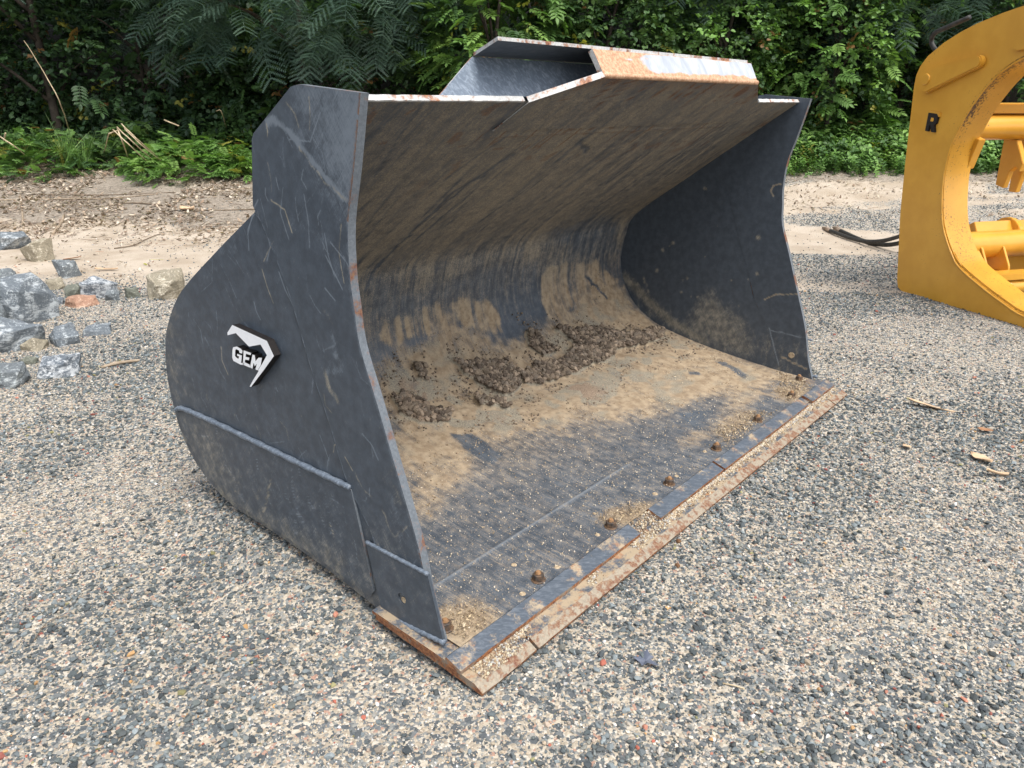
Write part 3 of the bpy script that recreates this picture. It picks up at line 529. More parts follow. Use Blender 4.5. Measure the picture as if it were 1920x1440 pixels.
def ruled_plate(name, Fr, Bk, x0, x1, n, m, marks0=None, marks1=None, edge_mat='edge', rimw=0):
    """plate between a front and a back curve; x0 = face towards the viewer, x1 = other face"""
    f = resample(Fr, n); b = resample(Bk, n); t = np.linspace(0, 1, m); Y = f[:, None, 0]*(1-t)+b[:, None, 0]*t; Z = f[:, None, 1]*(1-t)+b[:, None, 1]*t
    idx = np.arange(n*m).reshape(n, m); q = np.stack([idx[:-1, :-1], idx[:-1, 1:], idx[1:, 1:], idx[1:, :-1]], -1).reshape(-1, 4)
    V0 = np.stack([np.full(Y.shape, x0), Y, Z], -1).reshape(-1, 3); V1 = V0.copy(); V1[:, 0] = x1; N0 = n*m
    loop = np.concatenate([idx[:, 0], idx[-1, 1:], idx[-2::-1, -1], idx[0, -2:0:-1]]); k = len(loop)
    L0 = V0[loop].copy(); L1 = V1[loop].copy()
    side = [(2*N0+i, 2*N0+(i+1) % k, 2*N0+k+(i+1) % k, 2*N0+k+i) for i in range(k)]
    me = pyd(name, np.concatenate([V0, V1, L0, L1]), list(q)+list(q[:, ::-1]+N0)+side)
    yy, zz = np.concatenate([Y.ravel()]*2+[L0[:, 1], L1[:, 1]]), np.concatenate([Z.ravel()]*2+[L0[:, 2], L1[:, 2]])
    v = np.zeros((len(yy), 3))
    if marks0 is not None: v[:N0] = marks0(Y, Z).reshape(-1, 3)
    if marks1 is not None: v[N0:2*N0] = marks1(Y, Z).reshape(-1, 3)
    setmarks(me, np.clip(v, 0, 1)); me.materials.append(M['steel']); me.materials.append(M[edge_mat])
    mi = np.zeros(len(me.polygons), np.int32); mi[2*len(q):] = 1; me.polygons.foreach_set('material_index', mi)
    if name in ('side_plate', 'wear_plate'):
        me.materials.append(M['rust'])
        for p in list(me.polygons)[2*len(q):]:
            if p.center[1] > 1.66 and p.center[2] < .62 and (name == 'side_plate' or p.center[2] < .3): p.material_index = 2
    bm = bmesh.new(); bm.from_mesh(me); bmesh.ops.recalc_face_normals(bm, faces=bm.faces); bm.to_mesh(me); bm.free()
    return bpart(link(name, me, M['steel']))
def near_marks(Y, Z):
    sc = .09+.38*(fbm(Y*3, Z*3, 41)-.5)+.2*(fbm(Y*12, Z*12, 40)-.5); du = np.zeros_like(Y)+.10; ru = np.zeros_like(Y)
    sc = sc+.50*sstep(1.1, 1.45, Z-.25*(Y-1.6))*sstep(2.0, 1.6, Y)*(.6+.8*fbm(Y*5, Z*5, 49)); low = sstep(.5, .15, Z-.15*(Y-1.5)); du = du+.30*low*fbm(Y*4, Z*4, 42)*1.3; sc = sc+.12*low
    for pl, w, a, kd in STROKES:
        m = smask(Y, Z, pl, w, .012 if w < .02 else .04, int(w*999)); m = m*a*(.5+.8*fbm(Y*50, Z*50, 44))*(.72 if kd else 1)
        if kd: du = np.maximum(du, m)
        else: sc = np.maximum(sc, m)
    mud = sstep(.34, .04, Z-.05*(Y-1.6)+.12*(fbm(Y*9, Z*9, 140)-.5)); du = np.maximum(du, .46*mud*(.4+1.1*fbm(Y*26, Z*12, 141))); du = np.maximum(du, .40*sstep(2.35, 2.72, Y+.2*(fbm(Y*6, Z*6, 142)-.5))*(.3+1.1*fbm(Y*16, Z*30, 143)))
    r = random.Random(5)
    for k in range(420):
        y0 = r.uniform(1.35, 2.7); z0 = r.uniform(.1, 1.5)
        if z0 < 1.0 and r.random() < .45: continue
        an = r.choice([r.gauss(1.0, .25), r.gauss(2.2, .4), r.gauss(1.5, .2)]); l = r.uniform(.02, .16)*(1 if z0 > .9 else .6); bow = r.gauss(0, .15)*l
        c, s_ = math.cos(an), math.sin(an); pl = [(y0, z0), (y0+c*l*.5-s_*bow, z0+s_*l*.5+c*bow), (y0+c*l, z0+s_*l)]
        bb = (Y > y0-.2) & (Y < y0+.2) & (Z > z0-.06) & (Z < z0+.2)
        if not bb.any(): continue
        d = segdist(Y[bb], Z[bb], pl); m = np.exp(-(d/.0026)**2)*r.uniform(.3, .85); tgt = sc if r.random() < .9 else du; tgt[bb] = np.maximum(tgt[bb], m)
    fe = segdist(Y, Z, PL['front']); ru = np.maximum(ru, .62*np.exp(-(fe/.010)**2)*(fbm(Z*7, Y*3, 45) > .45)*sstep(.95, 1.2, Z)); ru = np.maximum(ru, .6*np.exp(-(fe/.008)**2)*sstep(.6, .3, Z)*(fbm(Z*9, Y*3, 47) > .42))
    top = sstep(.02, .0, np.abs(Z-1.535-(Y-1.52)*.08)); ru = np.maximum(ru, .5*top*(fbm(Y*20, Z*3, 48) > .4))
    sc = np.maximum(sc, .55*np.exp(-(fe/.012)**2)); return np.stack([sc, du, ru], -1)
def far_marks(Y, Z):
    sc = .0+.06*(fbm(Y*3, Z*3, 51)-.5); du = np.zeros_like(Y)+.06+.10*(fbm(Y*5, Z*5, 52)-.5); ru = np.zeros_like(Y)  # scuff nearly left out: shade on the inner faces put into the colour
    du = np.maximum(du, .46*pmask(Y, Z, [FARP['tan']], .11, .1, 53)); du = np.maximum(du, .55*np.exp(-(segdist(Y, Z, FARP['cor'])/.05)**2))
    gr = sstep(.28, .06, Z-.13-.06*(Y-1.4)); du = np.maximum(du, .36*gr*fbm(Y*70, Z*14, 54)*1.5)
    for k, l in enumerate(FARP['lines']):
        m = smask(Y, Z, l, .005, .003, k)
        if k >= 2: du = np.maximum(du, .95*m); ru = np.maximum(ru, .5*m)
        else: sc = np.maximum(sc, .8*m)
    r = random.Random(9)
    for k in range(26):
        y0, z0, q = r.uniform(1.6, 2.5), r.uniform(.4, 1.1), r.uniform(.006, .02); du = np.maximum(du, .6*np.exp(-((Y-y0)**2+(Z-z0)**2)/q**2))
    return np.stack([sc, du, ru], -1)
FRONT = smoothpl(PL['front']); REAR = smoothpl(PL['rear'][:-1])+[PL['rear'][-1]]; HB = PL['hornback']; SEAM = smoothpl(PL['seam'])
for nm, xo, xi, m0, m1, q in (('near', XN, XI, near_marks, far_marks, 1), ('far', XF, XJ, near_marks, far_marks, 0)):
    sg = 1 if q else -1; res = (430, 160, 260) if q else (170, 70, 110)
    ruled_plate('edge_plate', FRONT, HB, xo, xi, res[0], res[1], m0, m1, 'edge')
    ruled_plate('side_plate', SEAM, REAR, xo+sg*.005, xi-sg*.001, res[0], res[2], m0, m1, 'edge')
    hb = smoothpl(PL['wear'][-5:]+PL['wear'][:2], 4)
    x_ = xo+sg*.005-sg*.0085
    # lower wear plate
    top = [(1.60, .105), (1.605, .14)]+smoothpl([PL['wear'][6], PL['wear'][5], PL['wear'][4], PL['wear'][3], PL['wear'][2], PL['wear'][1]], 3)
    bot = [(1.60, .105)]+[PL['wear'][9], PL['wear'][10], PL['wear'][11], PL['wear'][12], PL['wear'][13], PL['wear'][14], PL['wear'][0], PL['wear'][1]]
    ruled_plate('wear_plate', top, bot, x_, xo+sg*.0045, 140, 60, m0, None, 'edge')
    ruled_plate('weld_bead', top[:1], top[:1], x_, x_, 2, 2) if False else None
    bm = bmesh.new(); wt = curvepts([(x_+sg*.001, a, b) for a, b in PL['weartop']], 8)
    tube(bm, wt, [.0095+.0016*math.sin(i*2.1) for i in range(len(wt))], 8); bpart(bmobj('weld_bead', bm, M['weld'], None, True))
    bm = bmesh.new(); wt = curvepts([(xo+sg*.003, a, b) for a, b in PL['seam']], 8); tube(bm, wt, [.0035+.0006*math.sin(i*2.1) for i in range(len(wt))], 6); bpart(bmobj('weld_bead', bm, M['plain'], None, True))
    # bolted side cutter with its hole
    cy, cz = PL['hole'][0]; poly = resample(PL['cutter']+[PL['cutter'][0]], 49)[:-1]+(np.array([.0, .0]) if q else np.array([.035, .0])); bm = bmesh.new(); xa, xb = (x_-sg*.004 if q else xo+.003), xo+sg*.002
    ang = np.arctan2(poly[:, 1]-cz, poly[:, 0]-cy); rad = .017
    for fx in (xa,):
        o_ = [bm.verts.new((fx, p[0], p[1])) for p in poly]; c_ = [bm.verts.new((fx, cy+rad*math.cos(t), cz+rad*math.sin(t))) for t in ang]; d_ = [bm.verts.new((xb, cy+rad*math.cos(t), cz+rad*math.sin(t))) for t in ang]; e_ = [bm.verts.new((xb, p[0], p[1])) for p in poly]
        for i in range(48):
            j = (i+1) % 48; bm.faces.new((o_[i], o_[j], c_[j], c_[i])); bm.faces.new((c_[i], c_[j], d_[j], d_[i])); bm.faces.new((o_[i], e_[i], e_[j], o_[j]))
        bm.faces.new(d_)
    me = bpy.data.meshes.new('side_cutter'); bmesh.ops.recalc_face_normals(bm, faces=bm.faces); bm.to_mesh(me); bm.free(); setmarks(me, np.tile([[.12, .22, .0]], (len(me.vertices), 1))); bpart(link('side_cutter', me, M['steel']))
    bm = bmesh.new(); bmesh.ops.create_cone(bm, cap_ends=True, segments=14, radius1=.010, radius2=.006, depth=.006, matrix=Matrix.Translation((xa+sg*.006, cy-.004, cz-.005)) @ Matrix.Rotation(math.pi/2, 4, 'Y')); bpart(bmobj('dirt_plug', bm, M['dirtdisc']))
    for a, b, rr in ((PL['cutter'][0], PL['cutter'][1], .006), ((PL['cutter'][3][0], PL['cutter'][3][1]+.012), (PL['cutter'][2][0], PL['cutter'][2][1]+.004), .009)):
        bm = bmesh.new(); pts = [(xa+sg*.002, a[0]+(b[0]-a[0])*i/30, a[1]+(b[1]-a[1])*i/30) for i in range(31)]
        tube(bm, pts, [rr*(1+.15*math.sin(i*2.2)) for i in range(31)], 8); bpart(bmobj('weld_bead', bm, M['weld'], None, True))
# inner hole of the far cutter, seen as a pale disc
fh = FARP['hole']; bm = bmesh.new(); bmesh.ops.create_cone(bm, cap_ends=True, segments=20, radius1=.017, radius2=.017, depth=.003, matrix=Matrix.Translation((XJ-.001, fh[0], fh[1])) @ Matrix.Rotation(math.pi/2, 4, 'Y')); bpart(bmobj('dirt_plug', bm, M['dirtdisc']))
# spill guard: front plate in the wall's plane, folded flange, back box
DW = Vector((0, P_[-1, 0]-P_[-2, 0], P_[-1, 1]-P_[-2, 1])).normalized(); NW = Vector((0, DW.z, -DW.y)); NW = Vector((0, .565, .825))
T0 = Vector((0, P_[-1, 0], P_[-1, 1])); LIP = Vector((0, 1.463, 1.584)); TOP = Vector((0, 1.508, 1.664)); LOW = Vector((0, 1.700, 1.4215))
def slab(bm, quad, nrm, t, nu=24, nv=6, wav=0.):
    """quad = four corners (a,b along the bottom; c,d along the top) with thickness along nrm"""
    a, b, c, d = [Vector(q) for q in quad]; g = [[], []]
    for s in (0, 1):
        for i in range(nu+1):
            row = []
            for j in range(nv+1):
                p = (a*(1-i/nu)+b*(i/nu))*(1-j/nv)+(d*(1-i/nu)+c*(i/nu))*(j/nv); p = p+Vector(nrm)*(t*s+wav*mnoise.noise(p*14)); row.append(bm.verts.new(p))
            g[s].append(row)
    fs = []
    for i in range(nu):
        for j in range(nv):
            fs.append(bm.faces.new((g[0][i][j], g[0][i+1][j], g[0][i+1][j+1], g[0][i][j+1]))); bm.faces.new((g[1][i][j], g[1][i][j+1], g[1][i+1][j+1], g[1][i+1][j]))
    ed = []
    for i in range(nu):
        ed.append(bm.faces.new((g[0][i][0], g[1][i][0], g[1][i+1][0], g[0][i+1][0]))); ed.append(bm.faces.new((g[0][i][nv], g[0][i+1][nv], g[1][i+1][nv], g[1][i][nv])))
    for j in range(nv):
        ed.append(bm.faces.new((g[0][0][j], g[0][0][j+1], g[1][0][j+1], g[1][0][j]))); ed.append(bm.faces.new((g[0][nu][j], g[1][nu][j], g[1][nu][j+1], g[0][nu][j+1])))
    for f in ed: f.material_index = 1
    return fs
def v(x, b): return (x, b.y, b.z)
bm = bmesh.new(); off = -NW*.004
slab(bm, (v(1.925, LOW+off), v(3.683, LOW+off), v(3.640, T0+off), v(1.950, T0+off)), NW, .003, 60, 8)
slab(bm, (v(1.950, T0+off), v(3.640, T0+off), v(3.368, LIP+off), v(2.195, LIP+off)), NW, .020, 60, 10)
me = bpy.data.meshes.new('guard_plate'); bmesh.ops.recalc_face_normals(bm, faces=bm.faces); bm.to_mesh(me); bm.free()
co = np.zeros(len(me.vertices)*3); me.vertices.foreach_get('co', co); co = co.reshape(-1, 3); S_ = CUM[-1]+(T0.y-co[:, 1])/abs(DW.y)
ver = fbm(co[:, 0]*26, S_*1.6, 12, 4); hi = sstep(CUM[-1]+.03, CUM[-1]+.13, S_)
ru = .12+.55*hi*fbm(co[:, 0]*9, S_*6, 61)+.0*ver
r = random.Random(4)
for k in range(24):
    x0 = r.uniform(2.0, 3.6); ru = np.maximum(ru, .8*np.exp(-((co[:, 0]-x0-(S_-CUM[-1])*.15)/.008)**2)*sstep(CUM[-1]-r.uniform(.0, .2), CUM[-1]+.06, S_))
setmarks(me, np.clip(np.stack([.14+0*ver, .52+.55*(ver-.5), ru], -1), 0, 1)); sa = me.attributes.new('soil', 'FLOAT', 'POINT'); sa.data.foreach_set('value', [.38]*len(me.vertices))
uv = me.uv_layers.new(name='UVMap'); lv = np.zeros(len(me.loops), np.int32); me.loops.foreach_get('vertex_index', lv); uv.data.foreach_set('uv', np.stack([co[lv, 0], S_[lv]], -1).astype(np.float32).ravel())
me.materials.append(M['shell']); me.materials.append(M['white_edge']); bpart(link('guard_plate', me, M['shell']))
fn = Vector((0, -(TOP.z-LIP.z), TOP.y-LIP.y)).normalized(); fn = Vector((0, -.87, .49)) if fn.y > 0 else fn
bm = bmesh.new(); fs = slab(bm, (v(2.195, LIP), v(3.372, LIP), v(3.385, TOP), v(2.188, TOP)), -fn, .018, 80, 10, .0015)
me = bpy.data.meshes.new('guard_flange'); bmesh.ops.recalc_face_normals(bm, faces=bm.faces); bm.to_mesh(me); bm.free(); co = np.zeros(len(me.vertices)*3); me.vertices.foreach_get('co', co); co = co.reshape(-1, 3)
hh = (co[:, 2]-LIP.z)/(TOP.z-LIP.z); ev = np.maximum(sstep(.5, .05, hh+(fbm(co[:, 0]*9, hh*2, 63)-.5)*.35), sstep(2.62, 2.3, co[:, 0]+(fbm(co[:, 0]*6, hh*5, 64)-.5)*.4)*.85); ev = np.maximum(ev, .6*sstep(.94, 1, hh))
a = me.attributes.new('edge', 'FLOAT', 'POINT'); a.data.foreach_set('value', ev.astype(np.float32)); me.materials.append(M['flange']); me.materials.append(M['white_edge']); bpart(link('guard_flange', me, M['flange']))
# rounded fold between guard plate and flange
bm = bmesh.new(); tube(bm, [(2.197+(3.370-2.197)*i/60, LIP.y+.004+.001*math.sin(i), LIP.z+.0015) for i in range(61)], .0095, 10); me = bpy.data.meshes.new('guard_fold'); bm.to_mesh(me); bm.free(); a = me.attributes.new('edge', 'FLOAT', 'POINT'); a.data.foreach_set('value', [.9]*len(me.vertices)); bpart(link('guard_fold', me, M['flange'], None, True))
FO = Vector((0, 1.665, 1.632)); LO = Vector((0, 1.605, 1.500)); TB = TOP+Vector((0, .012, .001))
bm = bmesh.new(); slab(bm, (v(1.748, TB), v(3.375, TB), v(3.40, FO), v(1.805, FO)), (0, .1, .99), .010, 40, 4)
bpart(bmobj('guard_back_strip', bm, [M['plain'], M['white_edge']]))
bm = bmesh.new(); slab(bm, (v(1.800, FO-Vector((0, 0, .001))), v(3.40, FO-Vector((0, 0, .001))), v(3.45, LO), v(1.570, LO)), (0, .9, -.4), .010, 40, 6)
bpart(bmobj('guard_back_plate', bm, [M['guard_skylit'], M['white_edge']]))
# cutting edge: lower plates (corner pieces and a long middle one), upper plate, wear bars
def strip(name, prof, x0, x1, mat, n=None, jag=.0, skew=0., seed=0):
    n = n or max(4, int((x1-x0)/.03)); bm = bmesh.new(); rows = []
    for i in range(n+1):
        t = i/n; row = []
        for k, (y, z) in enumerate(prof):
            xx = x0+(x1-x0)*t; sk = skew*(y-1.13)*(1 if i == 0 else 0); w = jag*mnoise.noise(Vector((xx*22, k*.7, seed)))
            row.append(bm.verts.new((xx+sk, y+w, z+w*.3)))
        rows.append(row)
    m = len(prof)
    for i in range(n):
        for k in range(m): bm.faces.new((rows[i][k], rows[i][(k+1) % m], rows[i+1][(k+1) % m], rows[i+1][k]))
    e0 = bm.faces.new(rows[0]); e1 = bm.faces.new(rows[-1][::-1])
    for f in bm.faces:
        c = f.calc_center_median()
        if abs(f.normal.z) < .5 and False: pass
    bmesh.ops.recalc_face_normals(bm, faces=bm.faces)
    for f in bm.faces:
        c = f.calc_center_median()
        if f.normal.z < .35: f.material_index = 1
        elif name == 'cutting_edge' and c.y < 1.156: f.material_index = 2
    me = bpy.data.meshes.new(name); bm.to_mesh(me); bm.free(); return bpart(link(name, me, [mat, M['rust'], M['tip']]))
LOWP = [(1.128, .001), (1.126, .010), (1.158, .027), (1.205, .031), (1.56, .066), (1.56, .040)]
strip('cutting_edge', LOWP, 1.218, 1.452, M['blade'], jag=.0035, seed=1)
strip('cutting_edge', LOWP, 1.462, 3.985, M['blade'], jag=.0022, seed=1)
strip('cutting_edge', LOWP, 3.995, 4.190, M['blade'], jag=.0035, seed=1)
strip('base_plate', [(1.222, .034), (1.221, .040), (1.265, .0515), (1.57, .070), (1.57, .060)], 1.214, 4.196, M['blade'], jag=.0015, seed=4)
BAR = [(1.203, .033), (1.202, .046), (1.256, .064), (1.262, .060), (1.262, .040)]
for x0, x1 in ((1.213, 2.150), (2.295, 2.822), (2.836, 3.80), (3.865, 4.200)): strip('edge_bar', BAR, x0, x1, M['bar'], jag=.0022, seed=6)
# bolts with nut, washer and rounded end
def boltmesh():
    bm = bmesh.new(); bmesh.ops.create_cone(bm, cap_ends=True, segments=20, radius1=.020, radius2=.0195, depth=.004, matrix=Matrix.Translation((0, 0, .002)))
    bmesh.ops.create_cone(bm, cap_ends=True, segments=6, radius1=.0155, radius2=.0155, depth=.016, matrix=Matrix.Translation((0, 0, .012))); bevelled(bm, .0012); return bm
bm = boltmesh(); mn = bpy.data.meshes.new('nut'); bm.to_mesh(mn); bm.free(); mn.materials.append(M['nut'])
bm = bmesh.new(); bmesh.ops.create_cone(bm, cap_ends=True, segments=12, radius1=.009, radius2=.0055, depth=.008, matrix=Matrix.Translation((0, 0, .024))); bevelled(bm, .001); mc = bpy.data.meshes.new('bolt_end'); bm.to_mesh(mc); bm.free(); mc.materials.append(M['nutcap'])
for i, (x, y) in enumerate(((1.300, 1.345), (1.669, 1.292), (2.098, 1.296), (2.530, 1.300), (2.958, 1.304), (3.385, 1.298), (3.812, 1.298), (4.08, 1.36))):
    z = float(np.interp(y, P_[:, 0][:3], P_[:, 1][:3]))-.001; z += .0
    o = link('nut', mn, M['nut']); o.location = (x-B0.x, y-B0.y, z); o.parent = bucket; o.rotation_euler = (-.05, 0, i*.7); o.scale = (1.25,)*3
    c = link('bolt_end', mc, M['nutcap']); c.parent = o
for x, y, rr in ((1.677, 1.401, .010), (1.766, 1.289, .011), (1.579, 1.284, .011), (2.25, 1.30, .011), (2.02, 1.30, .010), (2.13, 1.39, .007), (2.61, 1.31, .010), (2.42, 1.30, .012), (3.20, 1.78, .022), (2.9, 1.33, .010)):
    bm = bmesh.new(); bmesh.ops.create_cone(bm, cap_ends=True, segments=14, radius1=rr, radius2=rr*.7, depth=.003, matrix=Matrix.Translation((x, y, float(np.interp(y, P_[:, 0][:3], P_[:, 1][:3]))+.001)) @ Matrix.Rotation(.08, 4, 'X')); bpart(bmobj('counterbore_dirt', bm, M['dirtdisc']))
# raised emblem
em = None
for key, mat, xa, xb in (('mount', 'black', XN-.020, XN+.004),):
    pass
def prism_obj(name, pts, xa, xb, mats, parent):
    bm = bmesh.new(); polyprism(bm, pts, xa, xb); bmesh.ops.recalc_face_normals(bm, faces=bm.faces)
    for f in bm.faces:
        if abs(f.normal.x) < .5: f.material_index = 1
    me = bpy.data.meshes.new(name); bm.to_mesh(me); bm.free(); return bpart(link(name, me, mats, parent))
blk = [M['white'], M['black']]
em = prism_obj('emblem', GEM['roof'], XN-.022, XN+.003, blk, None)
for key, nm in (('G', 'letter_g'), ('E', 'letter_e'), ('M', 'letter_m')):
    bm = bmesh.new(); polyprism(bm, GEM[key], XN-.0222, XN+.003); bmesh.ops.recalc_face_normals(bm, faces=bm.faces)
    for f in bm.faces:
        if abs(f.normal.x) < .5: f.material_index = 1
    me = bpy.data.meshes.new(nm); bm.to_mesh(me); bm.free(); o = link(nm, me, blk); o.parent = em
    
# ---------------------------------------------------------------- loose soil, clods and chips lying in the bucket
def on_shell(x, s, h=0.):
    ss, py, pz = _SP; y = np.interp(s, ss, py); z = np.interp(s, ss, pz); ty = np.interp(s, ss, np.gradient(py)); tz = np.interp(s, ss, np.gradient(pz)); l = np.hypot(ty, tz)
    return np.stack([x, y-tz/l*h, z+ty/l*h], -1)
_SP = smoothprof(400)
def clods(name, src, polys, n, s0, s1, cols, seed, label, hgt=0., spread=.0, jit=.25, nsrc=8, gate=0.):
    r = np.random.default_rng(seed); A = np.array([p for pl in polys for p in pl]); lo, hi = A.min(0)-spread, A.max(0)+spread
    X = r.uniform(lo[0], hi[0], n*12); S = r.uniform(lo[1], hi[1], n*12); m = pmask(X, S, polys, .01+spread, .08, 4); k = (r.random(len(X)) < m) & (X > XI+.02) & (X < XJ-.02) & (S > -.0); k &= (fbm(X*11, S*11, seed) > gate); X, S = X[k][:n], S[k][:n]; n = len(X)
    sz = s0+(s1-s0)*r.random(n)**4.5; h = hgt*(.35+.65*fbm(X*16, S*16, 26, 4))+sz*.25; pos = on_shell(X, S, h)
    c = np.array(cols)[r.integers(0, len(cols), n)]*r.uniform(.7, 1.25, (n, 1)); rot = np.stack([r.normal(0, jit*2, n), r.normal(0, jit*2, n), r.random(n)*6.28], 1)
    return tag(scatter(name, src, pos, rot, sz, r.integers(0, nsrc, n), c), label, 'soil', kind='stuff')
CB = [(.15, .115, .085), (.21, .165, .12), (.11, .085, .065), (.29, .225, .165), (.19, .155, .12)]
clods('soil_clods', 'clod', S_clod, 9000, .004, .042, CB, 31, 'dark brown crumbled soil heaped along the back of the bucket floor', .036)
clods('soil_crumbs', 'clod', S_brown, 3000, .003, .016, CB+[(.30, .23, .16), (.36, .28, .2), (.34, .25, .17)], 32, 'brown soil crumbs spread over the heel of the bucket floor', .006, gate=.5)
clods('soil_crumbs', 'clod', S_clod, 6500, .003, .018, CB, 38, 'dark crumbs rolled out from the edges of the soil heap', .004, .12, gate=.46)
clods('soil_crumbs', 'clod', S_tan, 9000, .0016, .010, [(.36, .27, .17), (.42, .32, .21), (.24, .18, .125), (.33, .245, .16), (.38, .29, .19)], 39, 'tan crumbs over the dusty floor and far corner', .003)
flr = [[(1.3, .0), (4.1, .0), (4.1, .8), (1.3, .8)]]
clods('sand_specks', 'clod', flr, 9000, .0022, .008, [(.45, .35, .23), (.55, .46, .33), (.6, .53, .42)], 33, 'fine sand specks on the bucket floor', .001)
deb = [[(2.12, -.0), (2.32, -.0), (2.30, .07), (2.2, .10), (2.08, .06)], [(1.28, 0), (1.45, 0), (1.42, .09), (1.36, .16), (1.28, .16)], [(3.7, 0), (3.95, 0), (4.1, .05), (4.1, .2), (3.8, .12)], [(3.0, .03), (3.5, .03), (3.4, .13), (3.1, .12)]]
clods('wood_chips', 'chip', deb, 1700, .006, .024, [(.48, .37, .23), (.36, .27, .18), (.58, .48, .33), (.22, .17, .12)], 34, 'straw coloured chips and crumbs near the bolts and corners', .012, .03, .3, 5)
clods('fine_soil', 'clod', deb, 2600, .003, .008, [(.48, .37, .23), (.36, .27, .18), (.30, .22, .14)], 35, 'tan crumbs packed round the bolts at the bucket corners', .008, .03)
def blade_debris():
    r = np.random.default_rng(40); n = 5200; x = r.uniform(1.25, 4.17, n*2); w = fbm(x*3.2, x*0, 66, 4); w = np.where((x > 2.08) & (x < 2.6), w+.25, w); w = np.where((x < 1.5), w+.12, w)
    k = r.random(n*2) < sstep(.36, .62, w); x = x[k]; n = len(x); y = 1.200-np.abs(r.normal(0, .013, n)); g = (x > 2.13) & (x < 2.31); y = np.where(g & (r.random(n) < .8), r.uniform(1.165, 1.26, n), y)
    y = np.where(x < 1.42, r.uniform(1.15, 1.2, n), y); z = np.interp(y, [1.126, 1.158, 1.205, 1.22, 1.262], [.010, .027, .032, .043, .056])+.002
    sz = .003+.010*r.random(n)**2.5; c = np.array([(.50, .40, .27), (.38, .28, .18), (.60, .52, .38), (.24, .18, .13), (.46, .44, .40)])[r.integers(0, 5, n)]
    tag(scatter('edge_debris', 'clod', np.stack([x, y, z], 1), r.random((n, 3))*3, sz, r.integers(0, 8, n), c), 'tan grit packed in the step along the cutting edge', 'soil', kind='stuff')
blade_debris()
# ================================================================ YELLOW GRAPPLE
GO = Vector((7.082, 1.604, 0)); GE = Vector((-.574, -.819, 0)); GN = Vector((.819, -.574, 0))
grap = empty('log_grapple', GO); tag(grap, 'yellow steel log grapple with round opening standing at the right edge', 'grapple')
def gp(u, s, z): return GO+GE*u+GN*s+Vector((0, 0, z))
def gpart(o): o.parent = grap; o.matrix_parent_inverse = Matrix.Translation(-GO); return o
def arc(c, r, a0, a1, n): return [(c[0]+r*math.cos(a0+(a1-a0)*i/n), c[1]+r*math.sin(a0+(a1-a0)*i/n)) for i in range(n+1)]
OUT = [(1.95, -.0), (1.3, -.002), (.066, -.004), (.005, -.002), (-.045, .020), (-.069, .078), (-.164, .63), (-.207, 1.06), (-.250, 1.64), (-.246, 1.72), (-.215, 1.79), (-.154, 1.857), (-.011, 1.944), (.13, 2.005), (.268, 2.051), (.488, 2.103), (.70, 2.14), (1.05, 2.15), (1.4, 2.09), (1.7, 1.95), (1.95, 1.72)]
INN = [(1.95, .045), (1.6, .065), (1.193, .094), (.998, .145), (.788, .218), (.559, .315), (.457, .401), (.334, .569), (.272, .727), (.233, .929), (.230, 1.09), (.249, 1.229), (.297, 1.348), (.364, 1.481), (.473, 1.628), (.585, 1.731), (.739, 1.81), (.95, 1.86), (1.2, 1.85), (1.45, 1.78), (1.95, 1.5)]
def gsmooth(p, n=5): return [(q.y, q.z) for q in curvepts([(0, a, b) for a, b in p], n)]
def gplate(s0, s1, name, rim=True):
    f = resample(OUT[:6]+OUT[6:], 260); ii = resample(gsmooth(INN, 6), 260); bm = bmesh.new(); m = 14; g = []
    # match by nearest parameter
    for s in (s0, s1): g.append([[bm.verts.new(gp(*(a*(1-k/m)+b*(k/m))[:1], s, (a*(1-k/m)+b*(k/m))[1])) for k in range(m+1)] for a, b in zip(f, ii)])
    for i in range(259):
        for k in range(m): bm.faces.new((g[0][i][k], g[0][i][k+1], g[0][i+1][k+1], g[0][i+1][k])); bm.faces.new((g[1][i][k], g[1][i+1][k], g[1][i+1][k+1], g[1][i][k+1]))
        bm.faces.new((g[0][i][0], g[0][i+1][0], g[1][i+1][0], g[1][i][0])); bm.faces.new((g[0][i][m], g[1][i][m], g[1][i+1][m], g[0][i+1][m]))
    o = bmobj(name, bm, M['yellow']); me = o.data; co = np.zeros(len(me.vertices)*3); me.vertices.foreach_get('co', co); co = co.reshape(-1, 3)-np.array(GO)
    u = co @ np.array(GE); z = co[:, 2]; dd = segdist(u, z, OUT[:3]); di = segdist(u, z, gsmooth(INN, 3)); gr = np.maximum(.62*np.exp(-(dd/.018)**2), .42*np.exp(-(di/.010)**2)); a = me.attributes.new('grime', 'FLOAT', 'POINT'); a.data.foreach_set('value', gr.astype(np.float32)); return gpart(o)
gplate(0, .03, 'side_frame')
